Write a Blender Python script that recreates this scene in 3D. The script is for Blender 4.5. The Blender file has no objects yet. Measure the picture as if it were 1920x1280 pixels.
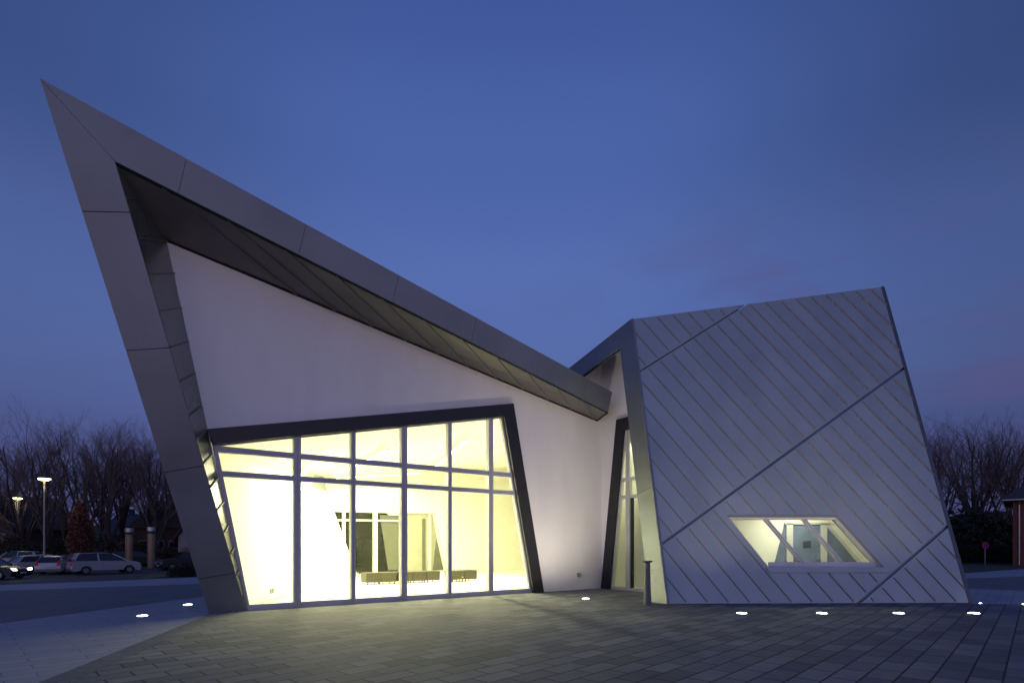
import bpy, bmesh, math, random
from mathutils import Vector, Matrix
from mathutils.geometry import tessellate_polygon
random.seed(11)
SC = bpy.context.scene
R = math.radians
V = Vector

# ------------------------------------------------------------------ camera
FPX, CX, HY, EYE = 1013.0, 960.0, 1020.0, 1.5
cd = bpy.data.cameras.new('camera')
cam = bpy.data.objects.new('camera', cd)
SC.collection.objects.link(cam)
cam.location = (0, 0, EYE)
cam.rotation_euler = (R(90), 0, 0)
cd.sensor_width = 36
cd.lens = FPX / 1920 * 36
cd.shift_y = (HY - 640) / 1920
cd.clip_end = 3000
SC.camera = cam
SC.view_settings.view_transform = 'Standard'
SC.view_settings.look = 'None'
SC.view_settings.exposure = 0
SC.view_settings.gamma = 1
SC.cycles.use_denoising = True
SC.cycles.max_bounces = 10
SC.cycles.transparent_max_bounces = 16
SC.cycles.sample_clamp_indirect = 6

# ------------------------------------------------------------------ dusk sky
wd = bpy.data.worlds.new('World')
SC.world = wd
wd.use_nodes = True
wn, wl = wd.node_tree.nodes, wd.node_tree.links
wn.clear()
w_out = wn.new('ShaderNodeOutputWorld')
w_bg = wn.new('ShaderNodeBackground')
w_tc = wn.new('ShaderNodeTexCoord')
w_sep = wn.new('ShaderNodeSeparateXYZ')
wl.new(w_tc.outputs['Generated'], w_sep.inputs[0])


def wmath(op, a, b=None, clamp=False):
    m = wn.new('ShaderNodeMath')
    m.operation = op
    m.use_clamp = clamp
    for i, v in enumerate((a, b)):
        if v is None:
            continue
        if isinstance(v, (int, float)):
            m.inputs[i].default_value = v
        else:
            wl.new(v, m.inputs[i])
    return m.outputs[0]


def wrange(v, a, b, c, d):
    m = wn.new('ShaderNodeMapRange')
    m.interpolation_type = 'SMOOTHSTEP'
    wl.new(v, m.inputs['Value'])
    for k, x in zip(('From Min', 'From Max', 'To Min', 'To Max'), (a, b, c, d)):
        m.inputs[k].default_value = x
    return m.outputs[0]


def wmix(f, a, b, typ='MIX'):
    m = wn.new('ShaderNodeMix')
    m.data_type = 'RGBA'
    m.blend_type = typ
    for sock, v in ((m.inputs['Factor'], f), (m.inputs['A'], a), (m.inputs['B'], b)):
        if isinstance(v, (int, float)):
            sock.default_value = v
        elif isinstance(v, tuple):
            sock.default_value = v
        else:
            wl.new(v, sock)
    return m.outputs['Result']


w_ramp = wn.new('ShaderNodeValToRGB')
cr = w_ramp.color_ramp
cr.interpolation = 'EASE'
stops = [(0.0, (.070, .074, .20)), (.14, (.084, .106, .285)), (.27, (.096, .147, .375)), (.42, (.095, .156, .425)),
         (.58, (.070, .128, .380)), (.74, (.048, .094, .310)), (1.0, (.036, .070, .25))]
while len(cr.elements) < len(stops):
    cr.elements.new(.5)
for e, (p, c) in zip(cr.elements, stops):
    e.position = p
    e.color = (*c, 1)
wl.new(w_sep.outputs['Z'], w_ramp.inputs[0])
# darker towards the right, brightest left of centre
w_side = wrange(w_sep.outputs['X'], .05, .95, 1.0, .62)
w_side2 = wrange(w_sep.outputs['X'], -1.0, -.05, .80, 1.0)
w_ax = wmath('ABSOLUTE', w_sep.outputs['X'])
w_high = wmath('SUBTRACT', 1.0, wmath('MULTIPLY', wmath('MULTIPLY', wrange(w_ax, .18, .62, 0, 1), wrange(w_sep.outputs['Z'], .28, .60, 0, 1)), .33))
w_k = wmath('MULTIPLY', wmath('MULTIPLY', w_side, w_side2), w_high)
w_comb = wn.new('ShaderNodeCombineXYZ')
for i in range(3):
    wl.new(w_k, w_comb.inputs[i])
w_sky = wmix(1.0, w_ramp.outputs[0], w_comb.outputs[0], 'MULTIPLY')
# thin mauve cloud bands, mostly low on the right
w_map = wn.new('ShaderNodeMapping')
w_map.inputs['Scale'].default_value = (2.2, 2.2, 7.5)
w_map.inputs['Rotation'].default_value = (0, R(-14), 0)
wl.new(w_tc.outputs['Generated'], w_map.inputs[0])
w_noise = wn.new('ShaderNodeTexNoise')
w_noise.inputs['Scale'].default_value = 1.7
w_noise.inputs['Detail'].default_value = 6
w_noise.inputs['Roughness'].default_value = .55
wl.new(w_map.outputs[0], w_noise.inputs['Vector'])
w_c = wrange(w_noise.outputs['Fac'], .46, .68, 0, 1)
w_mask = wmath('MULTIPLY', wrange(w_sep.outputs['X'], .0, .45, .22, 1), wrange(w_sep.outputs['Z'], .30, .60, 1, .0))
w_cf = wmath('MULTIPLY', w_c, wmath('MULTIPLY', w_mask, .62))
w_sky = wmix(w_cf, w_sky, (.092, .086, .215, 1))
# last pink glow of the set sun, behind the photographer
w_hi = wmath('MULTIPLY', wrange(w_sep.outputs['Y'], -.6, .25, .85, 0), wrange(w_sep.outputs['Z'], .1, .9, 1, .35))
w_sky = wmix(w_hi, w_sky, (.165, .225, .56, 1))
w_back = wmath('MULTIPLY', wrange(w_sep.outputs['Y'], -.95, .0, 1, 0), wrange(w_sep.outputs['Z'], -.05, .42, 1, 0))
w_sky = wmix(w_back, w_sky, (.90, .69, .76, 1))
wl.new(w_sky, w_bg.inputs['Color'])
w_bg.inputs['Strength'].default_value = 1.0
wl.new(w_bg.outputs[0], w_out.inputs[0])

# ------------------------------------------------------------------ geometry helpers
O = V((0, 0, EYE))


def ray(px, py):
    return V(((px - CX) / FPX, 1.0, (HY - py) / FPX))


def at(px, py, Y):
    return O + ray(px, py) * Y


def G(px, py, z=0.0):
    r = ray(px, py)
    return O + r * ((z - EYE) / r.z)


def on(px, py, p0, N):
    r = ray(px, py)
    return O + r * ((p0 - O).dot(N) / r.dot(N))


def lerp(a, b, t):
    return a + (b - a) * t


def mesh_loc(parent):
    while parent is not None and parent.parent is not None:
        parent = parent.parent
    return V(parent.location) if parent is not None else V((0, 0, 0))


class MB:
    """collects shapes, then links them as ONE mesh object"""

    def __init__(s):
        s.v, s.f, s.m, s.cur = [], [], [], 0

    def add(s, vs, fs):
        b = len(s.v)
        s.v += [V(p) for p in vs]
        s.f += [tuple(i + b for i in f) for f in fs]
        s.m += [s.cur] * len(fs)
        return s

    def poly(s, pts):
        tris = tessellate_polygon([[V(p) for p in pts]])
        return s.add(pts, tris)

    def prism(s, pts, vec, hole=None):
        vec = V(vec)
        loops = [[V(p) for p in pts]] + ([[V(p) for p in hole]] if hole else [])
        flat = [p for l in loops for p in l]
        n = len(flat)
        tris = tessellate_polygon(loops)
        fs = [tuple(t) for t in tris] + [tuple(i + n for i in reversed(t)) for t in tris]
        o = 0
        for l in loops:
            m = len(l)
            for i in range(m):
                j = (i + 1) % m
                fs.append((o + i, o + j, o + j + n, o + i + n))
            o += m
        return s.add(flat + [p + vec for p in flat], fs)

    def box(s, c, size, rz=0.0):
        c = V(c)
        hx, hy, hz = [q / 2 for q in size]
        m = Matrix.Rotation(rz, 3, 'Z')
        vs = [c + m @ V((x * hx, y * hy, z * hz)) for x in (-1, 1) for y in (-1, 1) for z in (-1, 1)]
        return s.add(vs, [(0, 1, 3, 2), (4, 6, 7, 5), (0, 4, 5, 1), (2, 3, 7, 6), (0, 2, 6, 4), (1, 5, 7, 3)])

    def bar(s, a, b, w, h, up):
        a, b, up = V(a), V(b), V(up).normalized()
        t = (b - a).normalized()
        side = t.cross(up).normalized()
        up = side.cross(t).normalized()
        vs = []
        for p in (a, b):
            vs += [p - side * w / 2, p + side * w / 2, p + side * w / 2 + up * h, p - side * w / 2 + up * h]
        return s.add(vs, [(0, 1, 2, 3), (7, 6, 5, 4), (0, 4, 5, 1), (1, 5, 6, 2), (2, 6, 7, 3), (3, 7, 4, 0)])

    def tube(s, pts, radii, n=6, cap=True):
        pts = [V(p) for p in pts]
        vs, fs = [], []
        ref = V((.31, .17, .93))
        for i, p in enumerate(pts):
            t = (pts[min(i + 1, len(pts) - 1)] - pts[max(i - 1, 0)]).normalized()
            if abs(t.dot(ref)) > .97:
                ref = V((1, .1, 0))
            a = t.cross(ref).normalized()
            b = t.cross(a)
            for k in range(n):
                an = 2 * math.pi * k / n
                vs.append(p + (a * math.cos(an) + b * math.sin(an)) * radii[i])
        for i in range(len(pts) - 1):
            for k in range(n):
                k2 = (k + 1) % n
                fs.append((i * n + k, i * n + k2, (i + 1) * n + k2, (i + 1) * n + k))
        if cap:
            fs.append(tuple(range(n - 1, -1, -1)))
            fs.append(tuple(range((len(pts) - 1) * n, len(pts) * n)))
        return s.add(vs, fs)

    def lathe(s, prof, c=(0, 0, 0), n=24):
        c = V(c)
        vs, fs = [], []
        for r, z in prof:
            for k in range(n):
                an = 2 * math.pi * k / n
                vs.append(c + V((r * math.cos(an), r * math.sin(an), z)))
        for i in range(len(prof) - 1):
            for k in range(n):
                k2 = (k + 1) % n
                fs.append((i * n + k, i * n + k2, (i + 1) * n + k2, (i + 1) * n + k))
        fs.append(tuple(range(n - 1, -1, -1)))
        fs.append(tuple(range((len(prof) - 1) * n, len(prof) * n)))
        return s.add(vs, fs)

    def build(s, name, mat, parent=None, smooth=False, local=False, bevel=0.0, recalc=True):
        off = V((0, 0, 0)) if local else mesh_loc(parent)
        me = bpy.data.meshes.new(name)
        me.from_pydata([p - off for p in s.v], [], s.f)
        if any(s.m):
            me.polygons.foreach_set('material_index', s.m)
        bm = bmesh.new()
        bm.from_mesh(me)
        if recalc:
            bmesh.ops.recalc_face_normals(bm, faces=bm.faces)
        if bevel:
            bmesh.ops.remove_doubles(bm, verts=bm.verts, dist=1e-4)
            ed = [e for e in bm.edges if len(e.link_faces) == 2 and e.calc_face_angle() > R(40)]
            bmesh.ops.bevel(bm, geom=ed, offset=bevel, segments=2, profile=.5, affect='EDGES')
        bm.to_mesh(me)
        bm.free()
        if smooth:
            me.polygons.foreach_set('use_smooth', [True] * len(me.polygons))
        for m_ in (mat if isinstance(mat, list) else [mat]):
            me.materials.append(m_)
        o = bpy.data.objects.new(name, me)
        SC.collection.objects.link(o)
        if parent is not None:
            o.parent = parent
        return o


def thing(name, label, cat, loc=(0, 0, 0), rz=0.0, group=None):
    o = bpy.data.objects.new(name, None)
    o.empty_display_size = .3
    SC.collection.objects.link(o)
    o.location = loc
    o.rotation_euler = (0, 0, rz)
    o['label'] = label
    o['category'] = cat
    if group:
        o['group'] = group
    return o


def tag(o, label, cat, group=None):
    o['label'] = label
    o['category'] = cat
    if group:
        o['group'] = group
    return o


def structure(o, kind='structure'):
    o['kind'] = kind
    return o


def kids(o):
    return [c for c in bpy.data.objects if c.parent is o]


def copy_tree(o, parent=None):
    c = o.copy()
    SC.collection.objects.link(c)
    if parent is not None:
        c.parent = parent
    for ch in kids(o):
        copy_tree(ch, c)
    return c


# ------------------------------------------------------------------ materials
def mat(name, col, rough=.6, metal=0.0, var=.12, scale=3.0, bump=0.0, stretch=(1, 1, 1), rot=(0, 0, 0), detail=5,
        rvar=0.0, spec=None, col2=None):
    m = bpy.data.materials.new(name)
    m.use_nodes = True
    nt = m.node_tree
    n, l = nt.nodes, nt.links
    b = n['Principled BSDF']
    b.inputs['Roughness'].default_value = rough
    b.inputs['Metallic'].default_value = metal
    if spec is not None:
        b.inputs['Specular IOR Level'].default_value = spec
    tc = n.new('ShaderNodeTexCoord')
    mp = n.new('ShaderNodeMapping')
    mp.inputs['Scale'].default_value = stretch
    mp.inputs['Rotation'].default_value = rot
    l.new(tc.outputs['Object'], mp.inputs[0])
    ns = n.new('ShaderNodeTexNoise')
    ns.inputs['Scale'].default_value = scale
    ns.inputs['Detail'].default_value = detail
    l.new(mp.outputs[0], ns.inputs['Vector'])
    rp = n.new('ShaderNodeValToRGB')
    rp.color_ramp.elements[0].position = .3
    rp.color_ramp.elements[1].position = .7
    c2 = col2 or col
    rp.color_ramp.elements[0].color = (*[min(1, c * (1 - var)) for c in col], 1)
    rp.color_ramp.elements[1].color = (*[min(1, c * (1 + var)) for c in c2], 1)
    l.new(ns.outputs['Fac'], rp.inputs[0])
    l.new(rp.outputs[0], b.inputs['Base Color'])
    if rvar:
        mr = n.new('ShaderNodeMapRange')
        mr.inputs['To Min'].default_value = max(.02, rough - rvar)
        mr.inputs['To Max'].default_value = min(1, rough + rvar)
        l.new(ns.outputs['Fac'], mr.inputs['Value'])
        l.new(mr.outputs[0], b.inputs['Roughness'])
    if bump:
        bp = n.new('ShaderNodeBump')
        bp.inputs['Strength'].default_value = bump
        bp.inputs['Distance'].default_value = .02
        l.new(ns.outputs['Fac'], bp.inputs['Height'])
        l.new(bp.outputs[0], b.inputs['Normal'])
    return m


def emat(name, col, strength):
    m = bpy.data.materials.new(name)
    m.use_nodes = True
    b = m.node_tree.nodes['Principled BSDF']
    b.inputs['Base Color'].default_value = (*col, 1)
    b.inputs['Emission Color'].default_value = (*col, 1)
    b.inputs['Emission Strength'].default_value = strength
    return m


def glass_mat(name, tint=(1, 1, 1), refl=1.0):
    m = bpy.data.materials.new(name)
    m.use_nodes = True
    n, l = m.node_tree.nodes, m.node_tree.links
    n.clear()
    out = n.new('ShaderNodeOutputMaterial')
    mx = n.new('ShaderNodeMixShader')
    tr = n.new('ShaderNodeBsdfTransparent')
    tr.inputs[0].default_value = (*tint, 1)
    gl = n.new('ShaderNodeBsdfGlossy')
    gl.inputs['Roughness'].default_value = .02
    fr = n.new('ShaderNodeFresnel')
    fr.inputs['IOR'].default_value = 1.35
    mu = n.new('ShaderNodeMath')
    mu.operation = 'MULTIPLY'
    mu.inputs[1].default_value = refl
    l.new(fr.outputs[0], mu.inputs[0])
    l.new(mu.outputs[0], mx.inputs[0])
    l.new(tr.outputs[0], mx.inputs[1])
    l.new(gl.outputs[0], mx.inputs[2])
    l.new(mx.outputs[0], out.inputs[0])
    return m


def paving_mat(name, c1, c2, mortar, bw, rh, ang, loc=(0, 0), ms=.006, offset=.5, rough=.55, var=.25):
    m = bpy.data.materials.new(name)
    m.use_nodes = True
    n, l = m.node_tree.nodes, m.node_tree.links
    b = n['Principled BSDF']
    tc = n.new('ShaderNodeTexCoord')
    mp = n.new('ShaderNodeMapping')
    mp.inputs['Rotation'].default_value = (0, 0, -ang)
    mp.inputs['Location'].default_value = (loc[0], loc[1], 0)
    l.new(tc.outputs['Object'], mp.inputs[0])
    bt = n.new('ShaderNodeTexBrick')
    bt.inputs['Color1'].default_value = (*c1, 1)
    bt.inputs['Color2'].default_value = (*c2, 1)
    bt.inputs['Mortar'].default_value = (*mortar, 1)
    bt.inputs['Scale'].default_value = 1
    bt.inputs['Mortar Size'].default_value = ms
    bt.inputs['Mortar Smooth'].default_value = .25
    bt.inputs['Brick Width'].default_value = bw
    bt.inputs['Row Height'].default_value = rh
    bt.offset = offset
    l.new(mp.outputs[0], bt.inputs['Vector'])
    ns = n.new('ShaderNodeTexNoise')
    ns.inputs['Scale'].default_value = 5
    ns.inputs['Detail'].default_value = 8
    ns.inputs['Roughness'].default_value = .65
    l.new(mp.outputs[0], ns.inputs['Vector'])
    n2 = n.new('ShaderNodeTexNoise')
    n2.inputs['Scale'].default_value = .5
    n2.inputs['Detail'].default_value = 4
    l.new(mp.outputs[0], n2.inputs['Vector'])
    ad = n.new('ShaderNodeMath')
    ad.operation = 'ADD'
    l.new(ns.outputs['Fac'], ad.inputs[0])
    l.new(n2.outputs['Fac'], ad.inputs[1])
    mr = n.new('ShaderNodeMapRange')
    mr.inputs['From Min'].default_value = .6
    mr.inputs['From Max'].default_value = 1.4
    mr.inputs['To Min'].default_value = 1 - var
    mr.inputs['To Max'].default_value = 1 + var
    l.new(ad.outputs[0], mr.inputs['Value'])
    mx = n.new('ShaderNodeMix')
    mx.data_type = 'RGBA'
    mx.blend_type = 'MULTIPLY'
    mx.inputs['Factor'].default_value = 1
    l.new(bt.outputs['Color'], mx.inputs['A'])
    l.new(mr.outputs[0], mx.inputs['B'])
    l.new(mx.outputs['Result'], b.inputs['Base Color'])
    b.inputs['Roughness'].default_value = rough
    b.inputs['Specular IOR Level'].default_value = .3
    iv = n.new('ShaderNodeMath')
    iv.operation = 'SUBTRACT'
    iv.inputs[0].default_value = 1
    l.new(bt.outputs['Fac'], iv.inputs[1])
    a2 = n.new('ShaderNodeMath')
    a2.operation = 'MULTIPLY_ADD'
    l.new(ns.outputs['Fac'], a2.inputs[0])
    a2.inputs[1].default_value = .25
    l.new(iv.outputs[0], a2.inputs[2])
    bp = n.new('ShaderNodeBump')
    bp.inputs['Strength'].default_value = .5
    bp.inputs['Distance'].default_value = .006
    l.new(a2.outputs[0], bp.inputs['Height'])
    l.new(bp.outputs[0], b.inputs['Normal'])
    return m


ANG_P = math.atan2(FPX, 983)
M = {}
M['zinc'] = mat('zinc_fascia', (.185, .203, .235), .40, .55, .13, .7, .02, rvar=.06)
M['zinc_clad'] = mat('zinc_cladding', (.335, .37, .39), .40, .55, .07, 1.1, .03, stretch=(1, 1, .6), rvar=.06)
M['zinc_seam'] = mat('zinc_seam', (.205, .200, .180), .65, .0, .08, 3)
M['soffit'] = mat('soffit_zinc', (.175, .168, .165), .5, .4, .1, 1.3, .02, rvar=.06)
M['reveal'] = mat('reveal_zinc', (.25, .25, .25), .28, .75, .08, 1.3, .02, rvar=.05)
M['dark_gap'] = mat('dark_gap', (.012, .012, .016), .8, 0, .1)
M['trim'] = mat('dark_trim', (.085, .095, .125), .45, .5, .1)
M['render'] = mat('white_render', (.81, .79, .78), .85, 0, .035, 1.6, .06, detail=10, stretch=(1, 1, .35))
M['anthracite'] = mat('anthracite_metal', (.022, .023, .030), .38, .3, .1)
M['alu'] = mat('aluminium_frame', (.46, .46, .52), .45, .05, .05)
M['alu_pale'] = mat('pale_frame', (.55, .55, .53), .45, .2, .05)
M['glass'] = glass_mat('facade_glass', (.97, .985, .95), .8)
M['glass_dim'] = glass_mat('window_glass', (.80, .84, .80), 1.2)
M['inner'] = mat('interior_plaster', (.82, .81, .74), .9, 0, .02, 3)
M['inner_floor'] = mat('interior_floor', (.80, .78, .70), .45, 0, .03, 2)
M['night_glass'] = mat('night_glass', (.006, .0075, .0045), .08, 0, .2, .8, spec=.22)
M['grey_screen'] = mat('grey_screen', (.085, .09, .065), .35, 0, .08)
M['frost'] = mat('pale_glass', (.30, .30, .23), .2, 0, .1, 1)
M['sky_tint_glass'] = mat('dusk_glass', (.13, .165, .25), .12, 0, .25, 1.2)  # the dusk sky's blue in the panes is put into their colour
M['upholstery'] = mat('olive_upholstery', (.026, .0225, .0105), .7, 0, .08, 8, .05)
M['steel'] = mat('brushed_steel', (.42, .42, .43), .35, .9, .08, 12)
M['post_grey'] = mat('post_grey', (.12, .12, .14), .5, .4, .1)
M['lens'] = emat('lamp_lens', (1, .98, .90), 22)
M['tube'] = emat('ceiling_tube', (1, .97, .78), 9)
M['lamp'] = emat('street_lamp_glow', (1, .93, .48), 10)
M['head'] = emat('headlight_lit', (1, .96, .78), 9)
M['warm_window'] = emat('warm_window', (1, .45, .08), 1.2)
M['asphalt'] = mat('asphalt', (.045, .043, .042), .85, 0, .2, 6, .3)
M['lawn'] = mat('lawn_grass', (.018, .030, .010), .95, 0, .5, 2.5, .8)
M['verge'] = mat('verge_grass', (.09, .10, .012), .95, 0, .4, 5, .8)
M['bark'] = mat('bark', (.045, .038, .036), .95, 0, .25, 8, .5)
M['twig'] = mat('twig', (.125, .095, .10), .95, 0, .25, 3)
M['beech_leaf'] = mat('brown_beech_leaf', (.13, .045, .028), .8, 0, .4, 2.0)
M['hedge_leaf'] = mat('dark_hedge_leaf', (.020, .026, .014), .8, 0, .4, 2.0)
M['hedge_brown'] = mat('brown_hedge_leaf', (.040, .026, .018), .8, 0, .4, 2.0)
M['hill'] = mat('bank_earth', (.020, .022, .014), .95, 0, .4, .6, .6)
M['roof_tile'] = mat('roof_tile', (.050, .028, .022), .8, 0, .25, 5, .4, stretch=(1, 1, 6))
M['roof_dark'] = mat('roof_dark', (.035, .035, .045), .7, 0, .2, 5)
M['brick_red'] = mat('red_brick', (.16, .055, .040), .85, 0, .25, 9, .3)
M['brick_dark'] = mat('dark_brick', (.045, .028, .024), .85, 0, .25, 9, .3)
M['pale_wall'] = mat('pale_house_wall', (.22, .21, .22), .85, 0, .1)
M['window_dark'] = mat('house_window', (.01, .011, .016), .1, 0, .1)
M['tyre'] = mat('tyre_rubber', (.012, .012, .013), .8, 0, .1)
M['rim'] = mat('wheel_rim', (.30, .30, .32), .35, .8, .05)
M['carglass'] = mat('car_glass', (.012, .014, .022), .08, 0, .05)
M['tail'] = mat('tail_light', (.45, .012, .012), .2, 0, .1)
M['headoff'] = mat('headlight_off', (.45, .45, .48), .12, .3, .1)
M['sign_red'] = mat('sign_red', (.42, .02, .06), .5, 0, .1)
M['sign_blue'] = mat('sign_blue', (.10, .03, .24), .5, 0, .1)
M['sign_post'] = mat('sign_post', (.30, .30, .28), .5, .4, .1)
M['copper'] = mat('lamp_column', (.30, .20, .13), .45, .4, .15, 3, stretch=(1, 1, .3))
M['paving_dark'] = paving_mat('dark_paving', (.086, .090, .112), (.168, .171, .192), (.020, .020, .022), .572, .284, ANG_P,
                              (.0, .022), .012, .5, .82, .22)
M['paving_pale'] = paving_mat('pale_paving', (.255, .26, .30), (.30, .305, .335), (.12, .12, .14), .86, .284, ANG_P, (.2, .1),
                              .007, .34, .6, .10)
M['paving_grey'] = paving_mat('grey_paving', (.105, .105, .115), (.130, .130, .138), (.06, .06, .065), .572, .284, ANG_P,
                              (.1, .0), .005, .5, .65, .15)
M['kerb_dark'] = paving_mat('border_course', (.105, .105, .110), (.135, .132, .130), (.03, .03, .032), .9, 4.0, 0, (0, 0), .006,
                            .0, .5, .2)

# ------------------------------------------------------------------ the lie of the land
LZ = -.9


def smooth(t):
    t = max(0., min(1., t))
    return t * t * (3 - 2 * t)


def sdist(x, y):
    return (-(x + 18.9) + (y - 20.0)) * .7071


def gz(x, y):
    return LZ * smooth(sdist(x, y) / 13.) * smooth((2 - x) / 10.)


def axis(vals):
    out = []
    for a, b, st in vals:
        n = max(1, int(round((b - a) / st)))
        out += [a + (b - a) * i / n for i in range(n)]
    out.append(vals[-1][1])
    return out


xs = axis([(-900, -200, 100), (-200, -80, 15), (-80, 30, 2.5), (30, 80, 5), (80, 200, 20), (200, 900, 100)])
ys = axis([(-60, 0, 10), (0, 80, 2.5), (80, 160, 10), (160, 1200, 80)])
tb = MB()
nx = len(xs)
vs = [(x, y, gz(x, y) - .10) for y in ys for x in xs]
fs = [(j * nx + i, j * nx + i + 1, (j + 1) * nx + i + 1, (j + 1) * nx + i) for j in range(len(ys) - 1) for i in range(nx - 1)]
tb.add(vs, fs)
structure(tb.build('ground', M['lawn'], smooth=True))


def flat(name, pts, z, m, kind='structure'):
    b = MB()
    b.prism([(p[0], p[1], z) for p in pts], (0, 0, -.09))
    return structure(b.build(name, m), kind)


flat('plaza_paving', [(-48, -9), (0, 38.9), (13, 21.4), (62, 52.6), (62, -9)], 0.0, M['paving_pale'])
flat('grey_paving_band', [G(-700, 1131.6), G(430, 1092), G(430, 1110.6), G(-700, 1261)], .004, M['paving_grey'])
flat('grey_paving_strip', [G(1770, 1085.5), G(2600, 1055), G(2600, 1133), G(1770, 1101)], .004, M['paving_grey'])
e1a, e1b = G(75, 1280), G(392, 1152)
ed = (e1b - e1a).normalized()
E0, E1 = e1a - ed * 16, e1b + ed * .05
flat('dark_paving', [E0, E1, (-2, 17), (4, 20), G(1800, 1131), G(1920, 1133), G(3000, 1150), (24, -9)], .008, M['paving_dark'])
en = V((ed.y, -ed.x, 0))
bc = MB()
L = (E1 - E0).length
k = 0.0
while k < L - .2:
    a, b = E0 + ed * (k + .003), E0 + ed * min(L, k + .897)
    bc.prism([V((p.x, p.y, .013)) for p in (a, b, b + en * .30, a + en * .30)], (0, 0, -.01))
    k += .9
structure(bc.build('paving_border', M['paving_grey']))

# car park: a sheet that follows the ramp
cp = MB()
ss = axis([(0, 16, 1.0), (16, 90, 6)])
tt = axis([(-70, -14, 3), (-14, 22, 2), (22, 50, 4)])
vs = []
for s_ in ss:
    for t_ in tt:
        x = -18.9 + t_ * .7071 - s_ * .7071
        y = 20 + t_ * .7071 + s_ * .7071
        vs.append((x, y, gz(x, y) - .012))
nt_ = len(tt)
fs = [(j * nt_ + i, j * nt_ + i + 1, (j + 1) * nt_ + i + 1, (j + 1) * nt_ + i) for j in range(len(ss) - 1) for i in range(nt_ - 1)]
cp.add(vs, fs)
structure(cp.build('car_park', M['asphalt'], smooth=True))
# grass verges
for nm, pts in (('grass_verge', [(258, 1083.5), (325, 1079), (335, 1075), (275, 1079)]),):
    b = MB()
    q = []
    for px, py in pts:
        Y = 22.5
        for _ in range(30):
            p = at(px, py, Y)
            Y += (p.z - gz(p.x, p.y)) * 6
        q.append(at(px, py, Y))
    b.prism([V((p.x, p.y, gz(p.x, p.y) + .05)) for p in q], (0, 0, -.1))
    structure(b.build(nm, M['verge']))
# planted island beyond the parked cars
b = MB()
isl = [(-34, 52), (-20, 41), (-13, 47), (-24, 60)]
b.prism([V((x, y, LZ + .08)) for x, y in isl], (0, 0, -.2))
structure(b.build('planted_island', M['lawn']))
# wooded bank far behind the car park
b = MB()
bx = axis([(-190, 40, 6)])
by = [0, 4, 9, 15, 22]
bh = [-.3, 1.5, 2.9, 3.6, 3.9]
vs = []
for j, (yy, hh) in enumerate(zip(by, bh)):
    for x in bx:
        w = math.sin(x * .13) * .5 + math.sin(x * .31 + 1) * .3
        vs.append((x, 74 + yy - x * .12 + math.sin(x * .07) * 2, LZ + hh * (1 + .15 * w)))
nb = len(bx)
fs = [(j * nb + i, j * nb + i + 1, (j + 1) * nb + i + 1, (j + 1) * nb + i) for j in range(len(by) - 1) for i in range(nb - 1)]
b.add(vs, fs)
structure(b.build('bank', M['hill'], smooth=True))
# distant low hill
b = MB()
vs, fs = [], []
hx = axis([(-700, 700, 25)])
for x in hx:
    h = 12 + 4 * math.sin(x * .011) + 3 * math.sin(x * .031)
    vs += [(x, 420, -3), (x, 460, h), (x, 620, h * .7), (x, 640, -3)]
for i in range(len(hx) - 1):
    for j in range(3):
        fs.append((i * 4 + j, i * 4 + j + 1, (i + 1) * 4 + j + 1, (i + 1) * 4 + j))
b.add(vs, fs)
structure(b.build('hills', M['hill'], smooth=True))

# ------------------------------------------------------------------ the villa: planes
A = G(465, 1145)
B = G(1010, 1110)
D_ = (B - A).normalized()                       # along the glass front
N_ = V((D_.y, -D_.x, 0))                        # out of the glass front
UP = V((0, 0, 1))
KT = .15
PN = D_.cross(UP + N_ * KT).normalized()        # plane of the leaning metal ring
if PN.dot(-A) < 0:
    PN = -PN


def Wp(t, z, off=0.0):
    return A + D_ * t + UP * z + N_ * off


def Wt(px, py):
    p = on(px, py, A, N_)
    return ((p - A).dot(D_), p.z)


def W(px, py, off=0.0):
    return on(px, py, A + N_ * off, N_)


def RP(px, py, off=0.0):
    return on(px, py, A + PN * off, PN)


villa = thing('villa', 'angular zinc clad building with a brightly lit glass front under a pointed leaning metal frame', 'building',
              loc=(0, 16, 0))

# ring: leg and beam, clad in separate panels over a dark core
AP, IC, LI, LO, BR, BB = (75, 147), (215, 302), (462, 1145), (392, 1151), (1148, 735), (1140, 772)


def lin(a, b, t):
    return (a[0] + (b[0] - a[0]) * t, a[1] + (b[1] - a[1]) * t)


def panels(outer, inner, cuts, gap):
    """outer and inner are 3D edges (pairs); cuts are pairs of fractions"""
    out = []
    cs = [(0, 0)] + cuts + [(1, 1)]
    lo = (outer[1] - outer[0]).length
    li = (inner[1] - inner[0]).length
    for i in range(len(cs) - 1):
        (a0, b0), (a1, b1) = cs[i], cs[i + 1]
        g0 = gap / 2
        out.append([lerp(*outer, a0 + g0 / lo), lerp(*outer, a1 - g0 / lo), lerp(*inner, b1 - g0 / li), lerp(*inner, b0 + g0 / li)])
    return out


def frac(a, b, p):
    ab = b - a
    return (p - a).dot(ab) / ab.dot(ab)


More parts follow.
